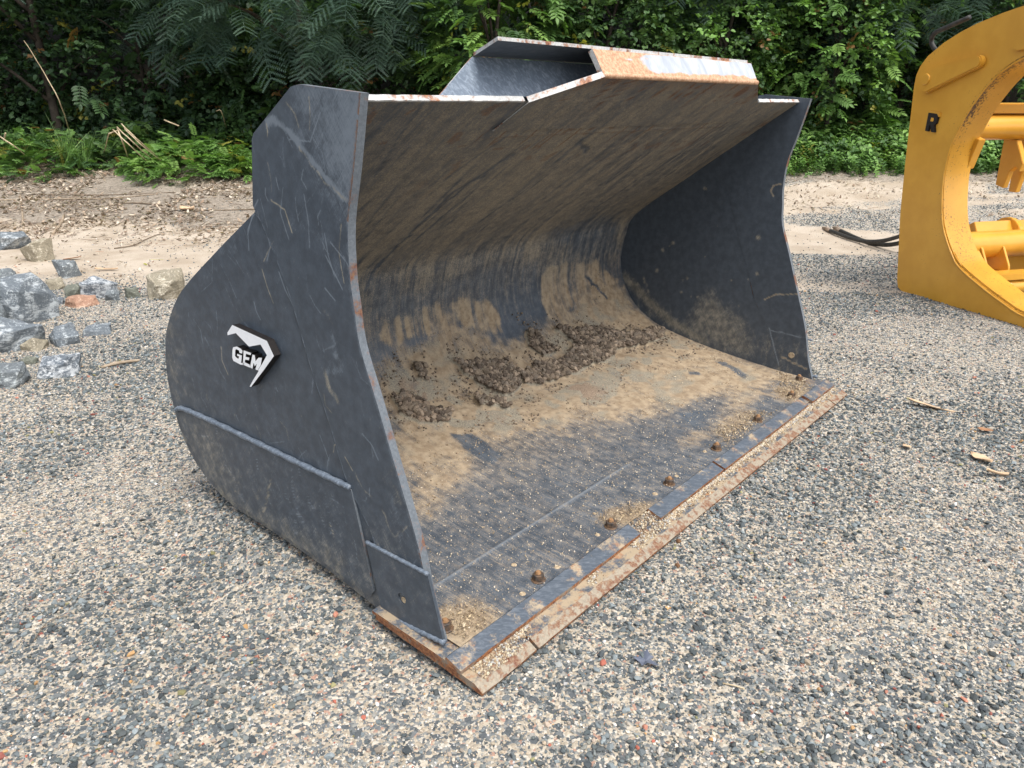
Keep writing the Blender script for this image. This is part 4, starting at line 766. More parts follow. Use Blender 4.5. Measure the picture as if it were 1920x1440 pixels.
def rimband(pts, s0, s1, t, name, grime=.2):
    p = resample(gsmooth(pts, 6), 150); bm = bmesh.new(); rows = []
    tn = np.gradient(p, axis=0); tn /= np.linalg.norm(tn, axis=1)[:, None]; nr = np.stack([-tn[:, 1], tn[:, 0]], 1)
    for q, w in zip(p, nr): rows.append([bm.verts.new(gp(q[0]+w[0]*k, s, q[1]+w[1]*k)) for k, s in ((0, s0), (0, (s0+s1)/2), (0, s1), (t, s1), (t, (s0+s1)/2), (t, s0))])
    for a, b in zip(rows, rows[1:]):
        for k in range(6): bm.faces.new((a[k], a[(k+1) % 6], b[(k+1) % 6], b[k]))
    bm.faces.new(rows[0]); bm.faces.new(rows[-1][::-1]); o = bmobj(name, bm, M['yellow']); me = o.data
    co = np.zeros(len(me.vertices)*3); me.vertices.foreach_get('co', co); co = co.reshape(-1, 3)-np.array(GO); s = co @ np.array(GN); z = co[:, 2]
    gr = .30+.30*(fbm(z*7, s*9, 81)-.4)+.32*sstep(1.2, 1.5, z)*sstep(s0+.1, s0, s); a = me.attributes.new('grime', 'FLOAT', 'POINT'); a.data.foreach_set('value', np.clip(gr, 0, 1).astype(np.float32)); return gpart(o)
rimband(INN[5:], .004, .235, -.012, 'rim_band'); rimband(INN[:7], .012, .245, -.016, 'lower_rim_band')
bm = bmesh.new(); q = curvepts([gp(a, -.004, b) for a, b in [(x+.006, z-.012) for x, z in INN]], 5); tube(bm, q, [.007+.0014*math.sin(i*1.7) for i in range(len(q))], 6); gpart(bmobj('weld_bead', bm, M['yellow'], None, True))
def gprism(name, pts, s0, s1, mat, bev=.004):
    bm = bmesh.new(); a = [bm.verts.new(gp(u, s0, z)) for u, z in pts]; b = [bm.verts.new(gp(u, s1, z)) for u, z in pts]; n = len(pts); bm.faces.new(a); bm.faces.new(b[::-1])
    for i in range(n): bm.faces.new((a[i], b[i], b[(i+1) % n], a[(i+1) % n]))
    bmesh.ops.recalc_face_normals(bm, faces=bm.faces)
    if bev: bmesh.ops.bevel(bm, geom=[e for e in bm.edges if e.calc_face_angle(0) > .6], offset=bev, segments=2, affect='EDGES', clamp_overlap=True)
    return gpart(bmobj(name, bm, mat))
lk = arc((-.072, 1.675), .092, R(105), R(300), 14)+arc((.383, 1.79), .045, R(-62), R(105), 10)
link_o = gprism('link_plate', lk, -.050, .002, M['yellow'], .009)
bm = bmesh.new(); bmesh.ops.create_cone(bm, cap_ends=True, segments=24, radius1=.043, radius2=.040, depth=.014, matrix=Matrix.Translation(gp(-.072, -.056, 1.682)) @ Matrix.Rotation(math.atan2(GN.y, GN.x), 4, 'Z') @ Matrix.Rotation(-math.pi/2, 4, 'Y')); bevelled(bm, .002); o = bmobj('pin', bm, M['yellow'], None); gpart(o)
gprism('lug_plate', [(.655, 1.86), (.70, 1.845), (1.2, 1.9), (1.2, 2.02), (.72, 1.96), (.66, 1.90)], -.03, .002, M['yellow'])
# raised letter R (outline strokes in the plate's plane)
Rl = [(-.030, 1.300), (.012, 1.302), (.016, 1.368), (.030, 1.368), (.052, 1.303), (.094, 1.296), (.078, 1.362), (.105, 1.380), (.112, 1.415), (-.022, 1.447)]
def rletter():
    W_, H_ = .112, .138; u0, z0 = -.024, 1.298
    P2 = [(0, 0), (.27, 0), (.36, .60), (.52, .60), (.60, .50), (.50, 0), (.80, 0), (.86, .42), (.78, .50), (.97, .62), (1.0, .88), (.86, 1), (.14, 1)]
    # slanted capital R: outer outline and inner counter as two prisms
    sk = -.10
    f = lambda a, b: (u0+a*W_+sk*0*b, z0+b*H_-.09*a*W_*1.0)
    o = gprism('letter_r', [f(-.02, 0), f(.27, 0), f(.31, .36), f(.40, .36), f(.55, 0), f(.88, 0), f(.72, .38), f(.90, .50), f(.95, .88), f(.80, 1), f(.02, 1)], -.020, .002, M['black'], 0)
    h = gprism('letter_r_counter', [f(.33, .56), f(.58, .56), f(.62, .66), f(.58, .76), f(.35, .76)], -.0206, -.0195, M['yellow'], 0); h.parent = o; h.matrix_parent_inverse = Matrix(); return o
rletter()
gprism('letter_backing', [(-.036, 1.29), (-.026, 1.448), (.108, 1.436), (.098, 1.286)][:0] or [(-.024, 1.415), (-.026, 1.446), (.088, 1.436), (.092, 1.405)], -.017, .002, M['yellow'], 0)
# cross members behind
def gtube(name, u, z, r, s0, s1, n=28):
    bm = bmesh.new(); tube(bm, [gp(u, s0+(s1-s0)*i/12, z) for i in range(13)], r, n); return gpart(bmobj(name, bm, M['yellow'], None, True))
gtube('cross_tube', .05, 1.325, .100, .03, 1.75); gtube('cross_tube', .12, .385, .112, .03, 1.75); gtube('cylinder_tube', .46, .10, .06, .55, 1.4)
def gbox(name, u0, u1, s0, s1, z0, z1, bev=.006): return gprism(name, [(u0, z0), (u1, z0), (u1, z1), (u0, z1)], s0, s1, M['yellow'], bev)
gprism('stiffener_plate', [(-.05, 1.42), (.12, 1.43), (.16, 1.50), (.02, 1.51), (-.08, 1.50)], .03, 1.7, M['yellow'])
gprism('gusset', [(.10, 1.00), (.235, 1.02), (.30, 1.24), (.10, 1.30), (-.05, 1.25), (-.02, 1.10)], .20, .27, M['yellow'])
gprism('hook_bracket', [(-.02, .86), (.06, .84), (.09, .98), (.14, 1.02), (.18, .98), (.20, 1.05), (.16, 1.12), (.10, 1.22), (-.03, 1.24)], .78, .83, M['yellow']); gprism('hook_bracket', [(-.02, .80), (.05, .80), (.08, .98), (.14, 1.02), (.20, 1.05), (.16, 1.12), (.10, 1.22), (-.03, 1.24)], .93, .98, M['yellow'])
for s in (.50, .72): gprism('rib', [(.12, .19), (.34, .185), (.33, .24), (.24, .385), (.20, .39), (.10, .33)], s, s+.022, M['yellow'], .003)
gbox('rib_base', .12, .44, .46, .84, .135, .185); gbox('cross_bar', .40, .52, .24, 1.7, .165, .225)
gprism('rear_plate', [(-.06, .12), (.02, .12), (.06, .46), (.00, .56), (-.10, .50)], .62, 1.6, M['yellow'])
for i, (s, a) in enumerate(((1.0, .5),)): gprism('tine_lug', arc((-.03, .42), .16, 0, 2*math.pi*.97, 18), s, s+.05, M['yellow'])
# a frame on the other side, beyond the picture's edge
gplate(1.72, 1.75, 'side_frame')
bm = bmesh.new(); q = curvepts([gp(-.10, .10, 1.86), gp(-.23, .14, 1.90), gp(-.30, .14, 1.97), gp(-.26, .12, 2.03), gp(-.12, .12, 2.07), gp(.05, .14, 2.12)], 6); tube(bm, q, .018, 10); gpart(bmobj('hose_loop', bm, M['rubber'], None, True))
def ghose(name, pts, r, label):
    bm = bmesh.new(); q = curvepts(pts, 8); tube(bm, q, r, 12); o = bmobj(name, bm, M['rubber'], None, True)
    bm = bmesh.new(); d = (q[0]-q[1]).normalized(); tube(bm, [q[0]-d*.05, q[0]+d*.07, q[0]+d*.075, q[0]+d*.12], [r*1.15, r*1.15, r*.7, r*.7], 12); t = bmobj('hose_fitting', bm, M['hosetip'], None, True); t.parent = o
    return o
hz = lambda x, y, dz: (x, y, GZ(x, y)+dz)
h1 = ghose('hydraulic_hose', [hz(9.75, 3.02, .028), hz(9.45, 2.72, .022), hz(9.25, 2.50, .022), hz(9.05, 2.25, .06), hz(8.85, 2.0, .16), (8.5, 1.68, .33), (8.0, 1.5, .42)], .024, '')
tag(h1, 'black hydraulic hose curving down to the sand, the lower of the two', 'hose', 'hydraulic hoses')
h2 = ghose('hydraulic_hose', [hz(9.68, 3.12, .026), hz(9.40, 2.80, .030), hz(9.20, 2.56, .045), hz(9.02, 2.32, .10), hz(8.82, 2.08, .205), (8.5, 1.76, .38), (8.0, 1.55, .47)], .022, '')
tag(h2, 'black hydraulic hose lying just behind and above the other hose', 'hose', 'hydraulic hoses')
# ================================================================ ROCKS
def pt(u, v_):
    """ground point under a viewing direction, marched against the terrain"""
    th = PITCH; F_ = FW*math.cos(th)+Vector((0, 0, -math.sin(th))); U_ = FW*math.sin(th)+Vector((0, 0, math.cos(th))); d = F_+RT*((u-960)/1442)-U_*((v_-720)/1442); t = .5
    while t < 60:
        p = Vector((0, 0, 1.5))+d*t; D, L = DL(p.x, p.y)
        if p.z <= terrain(D, L): return p, t
        t += .02
    return p, t
def rock(u0, v0, u1, v1, mat, seed, label, sq=(1, .8, .75), npts=13, rz=None, flat=False, sink=.30, tilt=0.0):
    p, t = pt((u0+u1)/2, v1-(v1-v0)*.12); w = (u1-u0)/1442*t; h = (v1-v0)/1442*t*1.12
    r = random.Random(seed); bm = bmesh.new()
    yaw = Matrix.Rotation(r.uniform(-.8, .8), 3, 'Z') @ Matrix.Rotation(r.uniform(-.3, .3), 3, 'X'); j = lambda a: r.uniform(-a, a)
    for sx in (-1, 1):
        for sy in (-1, 1):
            for sz in (-1, 1): bm.verts.new(yaw @ Vector((sx*.46+j(.2), sy*.46+j(.2), sz*.38+j(.17))))
    for i in range(5):
        a = r.uniform(0, 6.28); bm.verts.new(Vector((.62*math.cos(a), .62*math.sin(a), j(.42))) if i < 3 else Vector((j(.4), j(.4), .5+j(.14))))
    bmesh.ops.convex_hull(bm, input=bm.verts); bmesh.ops.delete(bm, geom=[a for a in bm.verts if not a.link_faces], context='VERTS')
    bmesh.ops.dissolve_limit(bm, angle_limit=R(14), verts=bm.verts, edges=bm.edges)
    bmesh.ops.bevel(bm, geom=list(bm.edges), offset=.022, segments=1, affect='EDGES', clamp_overlap=True)
    bmesh.ops.triangulate(bm, faces=bm.faces); bmesh.ops.subdivide_edges(bm, edges=bm.edges, cuts=3, use_grid_fill=True)
    for q in bm.verts:
        nn = mnoise.fractal(q.co*3.2+Vector((seed, 0, 0)), .8, 2.1, 4)*.075+mnoise.noise(q.co*13+Vector((seed, 3, 0)))*.010; q.co += q.co.normalized()*nn
    xs_ = [q.co.x for q in bm.verts]; zs = [q.co.z for q in bm.verts]; ex = max(xs_)-min(xs_); ez = max(zs)-min(zs)
    dpt = w*sq[1]
    bmesh.ops.scale(bm, vec=(w/ex, dpt, (h*.92 if not flat else h*.6)/ez*(1+sink)), verts=bm.verts)
    zmin = min(q.co.z for q in bm.verts); hh = max(q.co.z for q in bm.verts)-zmin
    bmesh.ops.translate(bm, vec=(0, 0, -zmin-hh*sink), verts=bm.verts); bmesh.ops.rotate(bm, matrix=Matrix.Rotation(tilt, 3, 'Y'), verts=bm.verts)
    o = bmobj('rock', bm, M[mat]); d, l = DL(p.x, p.y); q = WP(d+dpt*.32, l); o.location = q; o.rotation_euler = (0, 0, HEAD-math.pi/2+(rz if rz is not None else 0))
    return tag(o, label, 'rock', 'rocks scattered at the left edge of the yard')
RK = [(-22, 520, 99, 614, 'rock_blue', 3, 'largest blue-grey rock, a square block at the left edge', (1, .8, 1), 12),
 (-60, 608, 80, 664, 'rock_blue', 8, 'long flat grey slab lying just below the largest rock', (1, .6, 1), 12),
 (34, 636, 82, 660, 'rock_tan', 9, 'small pale rock touching the end of the long flat slab', (1, .7, 1), 12),
 (63, 676, 134, 713, 'rock_white', 10, 'white speckled rock nearest the camera among the left rocks', (1, .7, 1), 14),
 (-30, 688, 47, 728, 'rock_dark', 11, 'dark mottled rock cut by the left edge below the slab', (1, .7, 1), 13),
 (-20, 438, 50, 470, 'rock_blue', 12, 'grey rock furthest back on the sand at the left edge', (1, .7, 1), 12),
 (42, 452, 93, 496, 'rock_tan', 13, 'olive wedge shaped rock standing on the sand', (1, .6, 1), 10),
 (96, 490, 147, 524, 'rock_dark', 14, 'slate grey rock alone on sand above the rock row', (1, .7, 1), 12),
 (-26, 506, 27, 534, 'rock_dark', 15, 'grey rock peeping out behind the largest block', (1, .7, 1), 12),
 (152, 525, 220, 563, 'rock_white', 16, 'white flecked rock in the middle of the rock row', (1, .7, 1), 15),
 (118, 533, 157, 561, 'rock_green', 17, 'dark mossy stone left of the white flecked rock', (1, .7, 1), 12),
 (-40, 572, 10, 624, 'rock_dark', 18, 'dark rock cut by the left edge beside the largest block', (1, .7, 1), 12),
 (268, 510, 350, 566, 'rock_tan', 19, 'pale pointed rock half buried right beside the bucket', (1, .7, 1), 11),
 (229, 540, 261, 562, 'rock_green', 20, 'small greenish stone between the flecked and pointed rocks', (1, .7, 1), 12),
 (110, 558, 174, 578, 'rock_red', 21, 'flat reddish stone in front of the rock row', (1, .7, 1), 13),
 (84, 524, 122, 546, 'rock_tan', 22, 'sandy stone half buried behind the mossy stone', (1, .7, 1), 13),
 (86, 615, 146, 652, 'rock_blue', 23, 'pale grey stone sunk in gravel right of the slab', (1, .7, 1), 13),
 (192, 545, 224, 566, 'rock_dark', 24, 'small grey stone leaning on the white flecked rock', (1, .7, 1), 12),
 (42, 670, 67, 686, 'rock_green', 25, 'thin olive chip of stone above the speckled rock', (1, .7, 1), 10),
 (142, 610, 200, 632, 'rock_blue', 26, 'flat pale stone nearly buried in the gravel', (1, .7, 1), 13),
 (93, 560, 117, 573, 'rock_white', 27, 'small whitish stone beside the largest block', (1, .7, 1), 12),
 (1872, 321, 1894, 336, 'rock_white', 28, 'left of two white stones seen through the grapple', (1, .7, 1), 13),
 (1894, 324, 1908, 337, 'rock_white', 29, 'right of two white stones seen through the grapple', (1, .7, 1), 13)]
for k in RK: rock(*k[:6], k[6], k[7], k[8])
# ================================================================ FALLEN BITS
def flatleaf(name, u, v_, size, mat, seed, label, cat='leaf', asp=.5, curl=.25, group=None, rz=None):
    r = random.Random(seed); p, t = pt(u, v_); L = size/1442*t; bm = bmesh.new(); n = 8; rows = []
    for i in range(n+1):
        s = i/n; w = L*asp*.5*math.sin(math.pi*min(1, s*.94+.05))**.7*(1+r.uniform(-.2, .2)); rows.append([bm.verts.new(((s-.5)*L, w*k, L*curl*((k*k)*.35+math.sin(s*5+k)*.08)+abs(s-.5)**2*L*curl)) for k in (-1, -.5, 0, .5, 1)])
    for a, b in zip(rows, rows[1:]):
        for k in range(4): bm.faces.new((a[k], a[k+1], b[k+1], b[k]))
    o = bmobj(name, bm, mat, None, True); md = o.modifiers.new('thickness', 'SOLIDIFY'); md.thickness = .0012
    o.location = p+Vector((0, 0, .012)); o.rotation_euler = (r.uniform(-.2, .2), r.uniform(-.2, .2), r.uniform(0, 6) if rz is None else rz); return tag(o, label, cat, group)
flatleaf('fallen_leaf', 1745, 768, 80, M['dryleaf'], 1, 'long tan bark strip on dark gravel right of the bucket', 'bark strip', .28, .12, None, HEAD-math.pi/2-.5)
flatleaf('fallen_leaf', 1837, 866, 46, M['dryleaf'], 2, 'tan curled leaf on the gravel, upper of the pair', 'leaf', .5, .3, 'dry leaves on the gravel', HEAD+.3)
flatleaf('fallen_leaf', 1868, 894, 44, M['dryleaf'], 3, 'tan leaf with pointed tail, lower of the pair at right', 'leaf', .4, .3, 'dry leaves on the gravel', HEAD-math.pi/2)
flatleaf('fallen_leaf', 1846, 811, 26, M['brownleaf'], 4, 'small brown leaf above the curled pair at right', 'leaf', .5, .2, 'dry leaves on the gravel')
flatleaf('fallen_leaf', 1699, 842, 24, M['dryleaf'], 5, 'small oval tan leaf on gravel between bucket and pair', 'leaf', .55, .2, 'dry leaves on the gravel')
flatleaf('fallen_leaf', 352, 396, 28, M['dryleaf'], 6, 'cupped pale leaf on the sand beside the bucket', 'leaf', .75, .5, 'dry leaves on the gravel', HEAD-math.pi/2)
flatleaf('fallen_leaf', 136, 487, 36, M['brownleaf'], 7, 'flat reddish leaf on sand above the slate rock', 'leaf', .3, .1, 'dry leaves on the gravel', HEAD-math.pi/2)
flatleaf('fallen_leaf', 200, 508, 44, M['dryleaf'], 8, 'long tan leaf on the sand behind the rock row', 'leaf', .25, .15, 'dry leaves on the gravel', HEAD-math.pi/2)
# torn plastic scrap
p, t = pt(1210, 1250); bm = bmesh.new()
sp = [(-.032, .004), (-.018, .010), (-.012, .022), (.004, .026), (.010, .012), (.020, .010), (.010, .002), (.030, -.012), (.026, -.022), (.004, -.016), (-.010, -.020), (-.016, -.006)]
a = [bm.verts.new((x*1.15, y*1.15, .022+.5*abs(y)*(1 if x > 0 else .4)+.004*math.sin(x*150))) for x, y in sp]; c = bm.verts.new((0, 0, .020))
for i in range(len(a)): bm.faces.new((a[i], a[(i+1) % len(a)], c))
o = bmobj('plastic_scrap', bm, M['scrap']); md = o.modifiers.new('thickness', 'SOLIDIFY'); md.thickness = .0015; o.location = p; o.rotation_euler = (0, 0, HEAD-math.pi/2-.15); tag(o, 'torn blue-grey plastic scrap on the gravel in front', 'scrap')
for i, (u, v_) in enumerate(((1272, 1018), (1270, 1064))):
    p, t = pt(u, v_); bm = bmesh.new(); bmesh.ops.create_icosphere(bm, subdivisions=3, radius=.0085)
    for q in bm.verts: q.co *= 1+.28*(hash((round(q.co.x*9e3), round(q.co.y*9e3))) % 7-3)/6
    o = bmobj('seed_ball', bm, M['burr']); o.location = p+Vector((0, 0, .008)); tag(o, ('brown spiky seed ball nearer the bucket edge', 'brown spiky seed ball further from the bucket edge')[i], 'seed ball', 'seed balls')
# sticks and stalks
def stick(pts, r0, r1, mat, label, cat='stick', name='dead_stick', group='dead sticks on the bank'):
    q = curvepts(pts, 5); n = len(q); q = [p+Vector((mnoise.noise(p*6), mnoise.noise(p*6+Vector((5, 0, 0))), 0))*.008 for p in q]; bm = bmesh.new(); tube(bm, q, [r0+(r1-r0)*i/(n-1) for i in range(n)], 7)
    o = bmobj(name, bm, mat, None, True); return tag(o, label, cat, group)
def gpx(u, v_, dz=.01): p, t = pt(u, v_); return p+Vector((0, 0, dz))
def airpx(u, v_, D):
    """point straight above ground distance D"""
    th = PITCH; F_ = FW*math.cos(th)+Vector((0, 0, -math.sin(th))); U_ = FW*math.sin(th)+Vector((0, 0, math.cos(th))); d = F_+RT*((u-960)/1442)-U_*((v_-720)/1442); d = d*(D/d.dot(FW)); return Vector((0, 0, 1.5))+d
stick([gpx(140, 276, -.02), airpx(115, 200, 11.9), airpx(85, 140, 11.9), airpx(45, 76, 11.9)], .010, .004, M['straw'], 'tall thin dead stalk leaning left above the weeds', 'stalk', 'dead_stalk')
stick([gpx(192, 298, 0), airpx(204, 250, 11.4)], .010, .008, M['straw'], 'short pale stalk propped upright, left leg of the leaning bundle', 'stalk', 'dead_stalk')
stick([airpx(203, 251, 11.4), airpx(222, 244, 11.4)], .009, .008, M['straw'], 'short bent top joining the two legs of the bundle', 'stalk', 'dead_stalk')
stick([airpx(220, 240, 11.4), airpx(232, 272, 11.3), gpx(242, 302, 0)], .011, .008, M['straw'], 'pale stalk standing as the right leg of the bundle', 'stalk', 'dead_stalk')
for i, (du, l) in enumerate(((0, 0), (-7, 5), (8, -6), (14, 3))):
    stick([airpx(219+du, 238+l, 11.4), airpx(255+du, 272+l, 11.2), gpx(302+du*1.4, 314+l, 0)], .009, .006, M['straw'], ('long straw coloured stalk sloping right from the bundle top', 'lower straw stalk of the bundle sloping to the right', 'highest straw stalk of the bundle sloping to the right', 'thin straw stalk on the right side of the bundle')[i], 'stalk', 'dead_stalk')
stick([gpx(430, 255, -.1), airpx(416, 212, 12.2), airpx(405, 208, 12.2)], .009, .006, M['straw'], 'bent dead stalk with hooked top near the bucket', 'stalk', 'dead_stalk')
stick([airpx(308, 225, 12.4), airpx(335, 236, 12.3)], .012, .010, M['straw'], 'short broken stalk lying in the green leaves', 'stalk', 'dead_stalk')
stick([airpx(0, 256, 11.6), airpx(32, 278, 11.5), gpx(62, 303, 0)], .010, .006, M['straw'], 'pale stalk leaning in from the left edge', 'stalk', 'dead_stalk')
stick([airpx(10, 250, 11.5), gpx(2, 288, 0)], .012, .010, M['straw'], 'short upright stalk at the left edge', 'stalk', 'dead_stalk')
GS = [([(-40, 344), (40, 341), (80, 333), (112, 322), (122, 308)], .020, .018, 'wood', 'thick pale branch with upturned end on the litter'),
 ([(20, 326), (70, 314), (120, 304)], .012, .010, 'straw', 'straight straw stalk lying above the thick branch'),
 ([(5, 333), (60, 323), (118, 309)], .010, .008, 'straw', 'straight straw stalk lying next to the thick branch'),
 ([(50, 297), (110, 296), (170, 300)], .008, .006, 'straw', 'thin stalk lying along the edge of the weeds'),
 ([(165, 322), (185, 326), (197, 341)], .012, .009, 'wood', 'crooked pale twig in the middle of the litter'),
 ([(128, 384), (150, 355), (178, 332)], .012, .009, 'twig', 'brown twig slanting up to the right on the litter'),
 ([(60, 366), (200, 367), (330, 362)], .008, .006, 'twig', 'thin long twig running level across the litter'),
 ([(-20, 378), (60, 375), (190, 374), (290, 366)], .010, .006, 'wood', 'long thin pale stick lying level across the bank'),
 ([(38, 366), (42, 400), (44, 430)], .011, .012, 'wood', 'grey stick pointing at the camera at the left'),
 ([(200, 388), (250, 382), (330, 389)], .012, .008, 'twig', 'dark arched twig on the sand edge'),
 ([(362, 398), (420, 396), (478, 394)], .011, .010, 'twig', 'straight brown stick reaching behind the bucket'),
 ([(375, 360), (400, 352), (400, 361), (466, 354)], .011, .008, 'wood', 'forked pale twig below the weeds by the bucket'),
 ([(215, 468), (250, 462), (275, 450), (300, 440)], .007, .005, 'twig', 'thin curved twig with green tip on the sand'),
 ([(100, 440), (115, 420), (120, 405)], .018, .014, 'wood', 'stubby upright piece of grey wood on the sand'),
 ([(110, 338), (135, 345), (150, 352)], .007, .005, 'wood', 'tiny pale twig under the thick branch')]
for q, a, b, m, lb in GS: stick([gpx(u, v_, .012) for u, v_ in q], a, b, M[m], lb)
stick([gpx(65, 1205, .008), gpx(85, 1180, .016), gpx(110, 1165, .014), gpx(135, 1160, .008)], .0016, .001, M['twig'], 'thin curved stem on the gravel at lower left', 'stem', 'dry_stem', 'dry stems on the gravel')
stick([gpx(1352, 1286, .01), gpx(1380, 1294, .012), gpx(1405, 1301, .01)], .0022, .002, M['straw'], 'short straw on the gravel at lower right', 'stem', 'dry_stem', 'dry stems on the gravel')
stick([gpx(1440, 1425, .01), gpx(1470, 1410, .014), gpx(1500, 1408, .01)], .0014, .001, M['twig'], 'faint curved stem at the bottom edge of the gravel', 'stem', 'dry_stem', 'dry stems on the gravel')
stick([gpx(190, 692, .01), gpx(225, 686, .02), gpx(262, 680, .015)], .010, .009, M['wood'], 'flat sliver of grey wood on gravel by the bucket', 'stick', 'dead_stick', 'dead sticks on the bank')
# ================================================================ VEGETATION
def leafblade(bm, o, d, up, l, w, fold=.25, droop=.15, seg=3):
    d = d.normalized(); side = d.cross(up).normalized(); rows = []
    prof = {2: (0, .9), 3: (0, .85, .75)}.get(seg, None); ws = [0]+[math.sin(math.pi*(.18+.72*i/(seg)))**.8 for i in range(1, seg)]+[0]
    prev = None
    for i in range(seg+1):
        s = i/seg; c = o+d*(l*s)-up*(droop*l*s*s); ww = w*.5*ws[i]
        if ww == 0: cur = [bm.verts.new(c)]
        else: cur = [bm.verts.new(c+side*ww+up*(fold*ww)), bm.verts.new(c), bm.verts.new(c-side*ww+up*(fold*ww))]
        if prev is not None:
            if len(prev) == 1: bm.faces.new((prev[0], cur[0], cur[1])); bm.faces.new((prev[0], cur[1], cur[2]))
            elif len(cur) == 1: bm.faces.new((prev[0], cur[0], prev[1])); bm.faces.new((prev[1], cur[0], prev[2]))
            else: bm.faces.new((prev[0], cur[0], cur[1], prev[1])); bm.faces.new((prev[1], cur[1], cur[2], prev[2]))
        prev = cur
def stemline(bm, pts, r=.0018):
    for a, b in zip(pts, pts[1:]):
        s = (b-a).cross(Vector((0, 0, 1))); s = (s if s.length > 1e-5 else Vector((1, 0, 0))).normalized()*r; u = Vector((0, 0, r)); bm.faces.new([bm.verts.new(q) for q in (a+s, b+s, b-s, a-s)])
def leafmesh(name, fn, seed):
    bm = bmesh.new(); fn(bm, random.Random(seed)); me = bpy.data.meshes.new(name); bm.to_mesh(me); bm.free(); me.materials.append(M['leaf']); return me
Z = Vector((0, 0, 1))
def feather(bm, r):             # twice-divided feathery leaf, 1 unit long along +x
    nn = r.randint(6, 8); ax = lambda s: Vector((s, 0, -.22*s*s))
    stemline(bm, [ax(i/5) for i in range(6)], .006)
    for i in range(nn):
        s = .2+.78*i/(nn-1); o = ax(s); L = .44*(1-.35*abs(s-.55)*1.6)*r.uniform(.85, 1.1)
        for sd in (-1, 1):
            d = Vector((.45+.25*s, sd, -.12+r.uniform(-.1, .1))).normalized(); side = d.cross(Z).normalized(); np_ = 10; ang = r.uniform(-.25, .25)
            for k in range(np_):
                t = (k+.7)/np_; c = o+d*(L*t)-Z*(.18*L*t*t); w = .052*math.sin(math.pi*(.12+.8*t))**.5
                for q in (-1, 1):
                    e = (side*q+d*.45+Z*(ang*q)).normalized(); f = d*.0155*1.0; bm.faces.new([bm.verts.new(c-f), bm.verts.new(c+e*w), bm.verts.new(c+f)])
def pinnate(bm, r):             # leaf with paired oval leaflets
    n = r.randint(5, 7); ax = lambda s: Vector((s, 0, .10*s-.35*s*s)); stemline(bm, [ax(i/4) for i in range(5)], .008)
    for i in range(n):
        s = .22+.70*i/(n-1)
        for sd in (-1, 1): leafblade(bm, ax(s), Vector((.5, sd, r.uniform(-.2, .1))), Z, .36*r.uniform(.85, 1.1)*(1-.25*abs(s-.5)), .15, .25, .2, 3)
    leafblade(bm, ax(.95), Vector((1, 0, -.3)), Z, .34, .15, .2, .2, 3)
def vinespray(bm, r):           # heart-shaped leaves along a runner
    n = 9; ax = lambda s: Vector((s, .12*math.sin(s*6), -.25*s*s)); stemline(bm, [ax(i/6) for i in range(7)], .006)
    for i in range(n):
        s = .08+.9*i/(n-1); a = r.uniform(0, 6.28); d = Vector((math.cos(a), math.sin(a), r.uniform(-.6, .2))); o = ax(s)+d*.07; leafblade(bm, o, d, (Z+Vector((r.uniform(-.5, .5), r.uniform(-.5, .5), 0))).normalized(), .24*r.uniform(.7, 1.2), .22, .2, .25, 4)
def ovalspray(bm, r):           # small oval leaves on an upright shoot, 1 unit tall
    n = 15; ax = lambda s: Vector((.14*math.sin(s*3), .1*math.sin(s*4+1), s)); stemline(bm, [ax(i/5) for i in range(6)], .008)
    for i in range(n):
        s = .1+.9*i/(n-1); a = i*2.4+r.uniform(-.4, .4); leafblade(bm, ax(s), Vector((math.cos(a), math.sin(a), .55)), Z, .30*r.uniform(.7, 1.15), .125, .2, .35, 3)
def grasstuft(bm, r):
    for i in range(11):
        a = r.uniform(0, 6.28); l = r.uniform(.5, 1.05); o = Vector((r.uniform(-.06, .06), r.uniform(-.06, .06), 0)); out = Vector((math.cos(a), math.sin(a), 0)); sd = Vector((-out.y, out.x, 0))*.011; b = r.uniform(.15, .55); pr = None
        for k in range(5):
            s = k/4; c = o+Z*(l*s*(1-.2*b*s))+out*(b*l*s*s); w = sd*(1-s*.95); cur = (bm.verts.new(c+w), bm.verts.new(c-w))
            if pr: bm.faces.new((pr[0], cur[0], cur[1], pr[1]))
            pr = cur
def lanceherb(bm, r):           # whorled long leaves of a tall herb, 1 unit tall
    stemline(bm, [Vector((0, 0, i/5)) for i in range(6)], .012)
    for i in range(34):
        s = .18+.82*i/33; a = i*2.4; leafblade(bm, Vector((0, 0, s)), Vector((math.cos(a), math.sin(a), .5-.7*(1-s))), Z, .40*(1.1-.45*s), .10, .2, .45, 4)
def litterleaf(bm, r): leafblade(bm, Vector((-.5, 0, .05)), Vector((1, 0, r.uniform(-.1, .3))), Z, 1, .45*r.uniform(.6, 1.2), r.uniform(-.4, .7), r.uniform(-.3, .5), 4)
def litterstem(bm, r): tube(bm, [Vector((-.5, 0, .0)), Vector((-.1, .06*r.uniform(-1, 1), .02)), Vector((.5, 0, 0))], .012, 3)
for nm, fn, k in (('feather_leaf', feather, 4), ('pinnate_leaf', pinnate, 4), ('vine_spray', vinespray, 5), ('oval_spray', ovalspray, 4), ('grass_tuft', grasstuft, 4), ('tall_herb', lanceherb, 2)):
    srccol(nm, [leafmesh(nm, fn, 10+i) for i in range(k)])
def lit(fn, i):
    me = leafmesh('litter', fn, i); me.materials.clear(); me.materials.append(M['litter']); return me
srccol('litter_bits', [lit(litterleaf, i) for i in range(5)]+[lit(litterstem, 9+i) for i in range(3)])
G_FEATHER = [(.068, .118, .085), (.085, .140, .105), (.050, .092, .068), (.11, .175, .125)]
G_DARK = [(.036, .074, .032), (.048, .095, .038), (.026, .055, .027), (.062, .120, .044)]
G_MID = [(.062, .125, .040), (.082, .155, .046), (.046, .095, .035), (.105, .185, .052)]
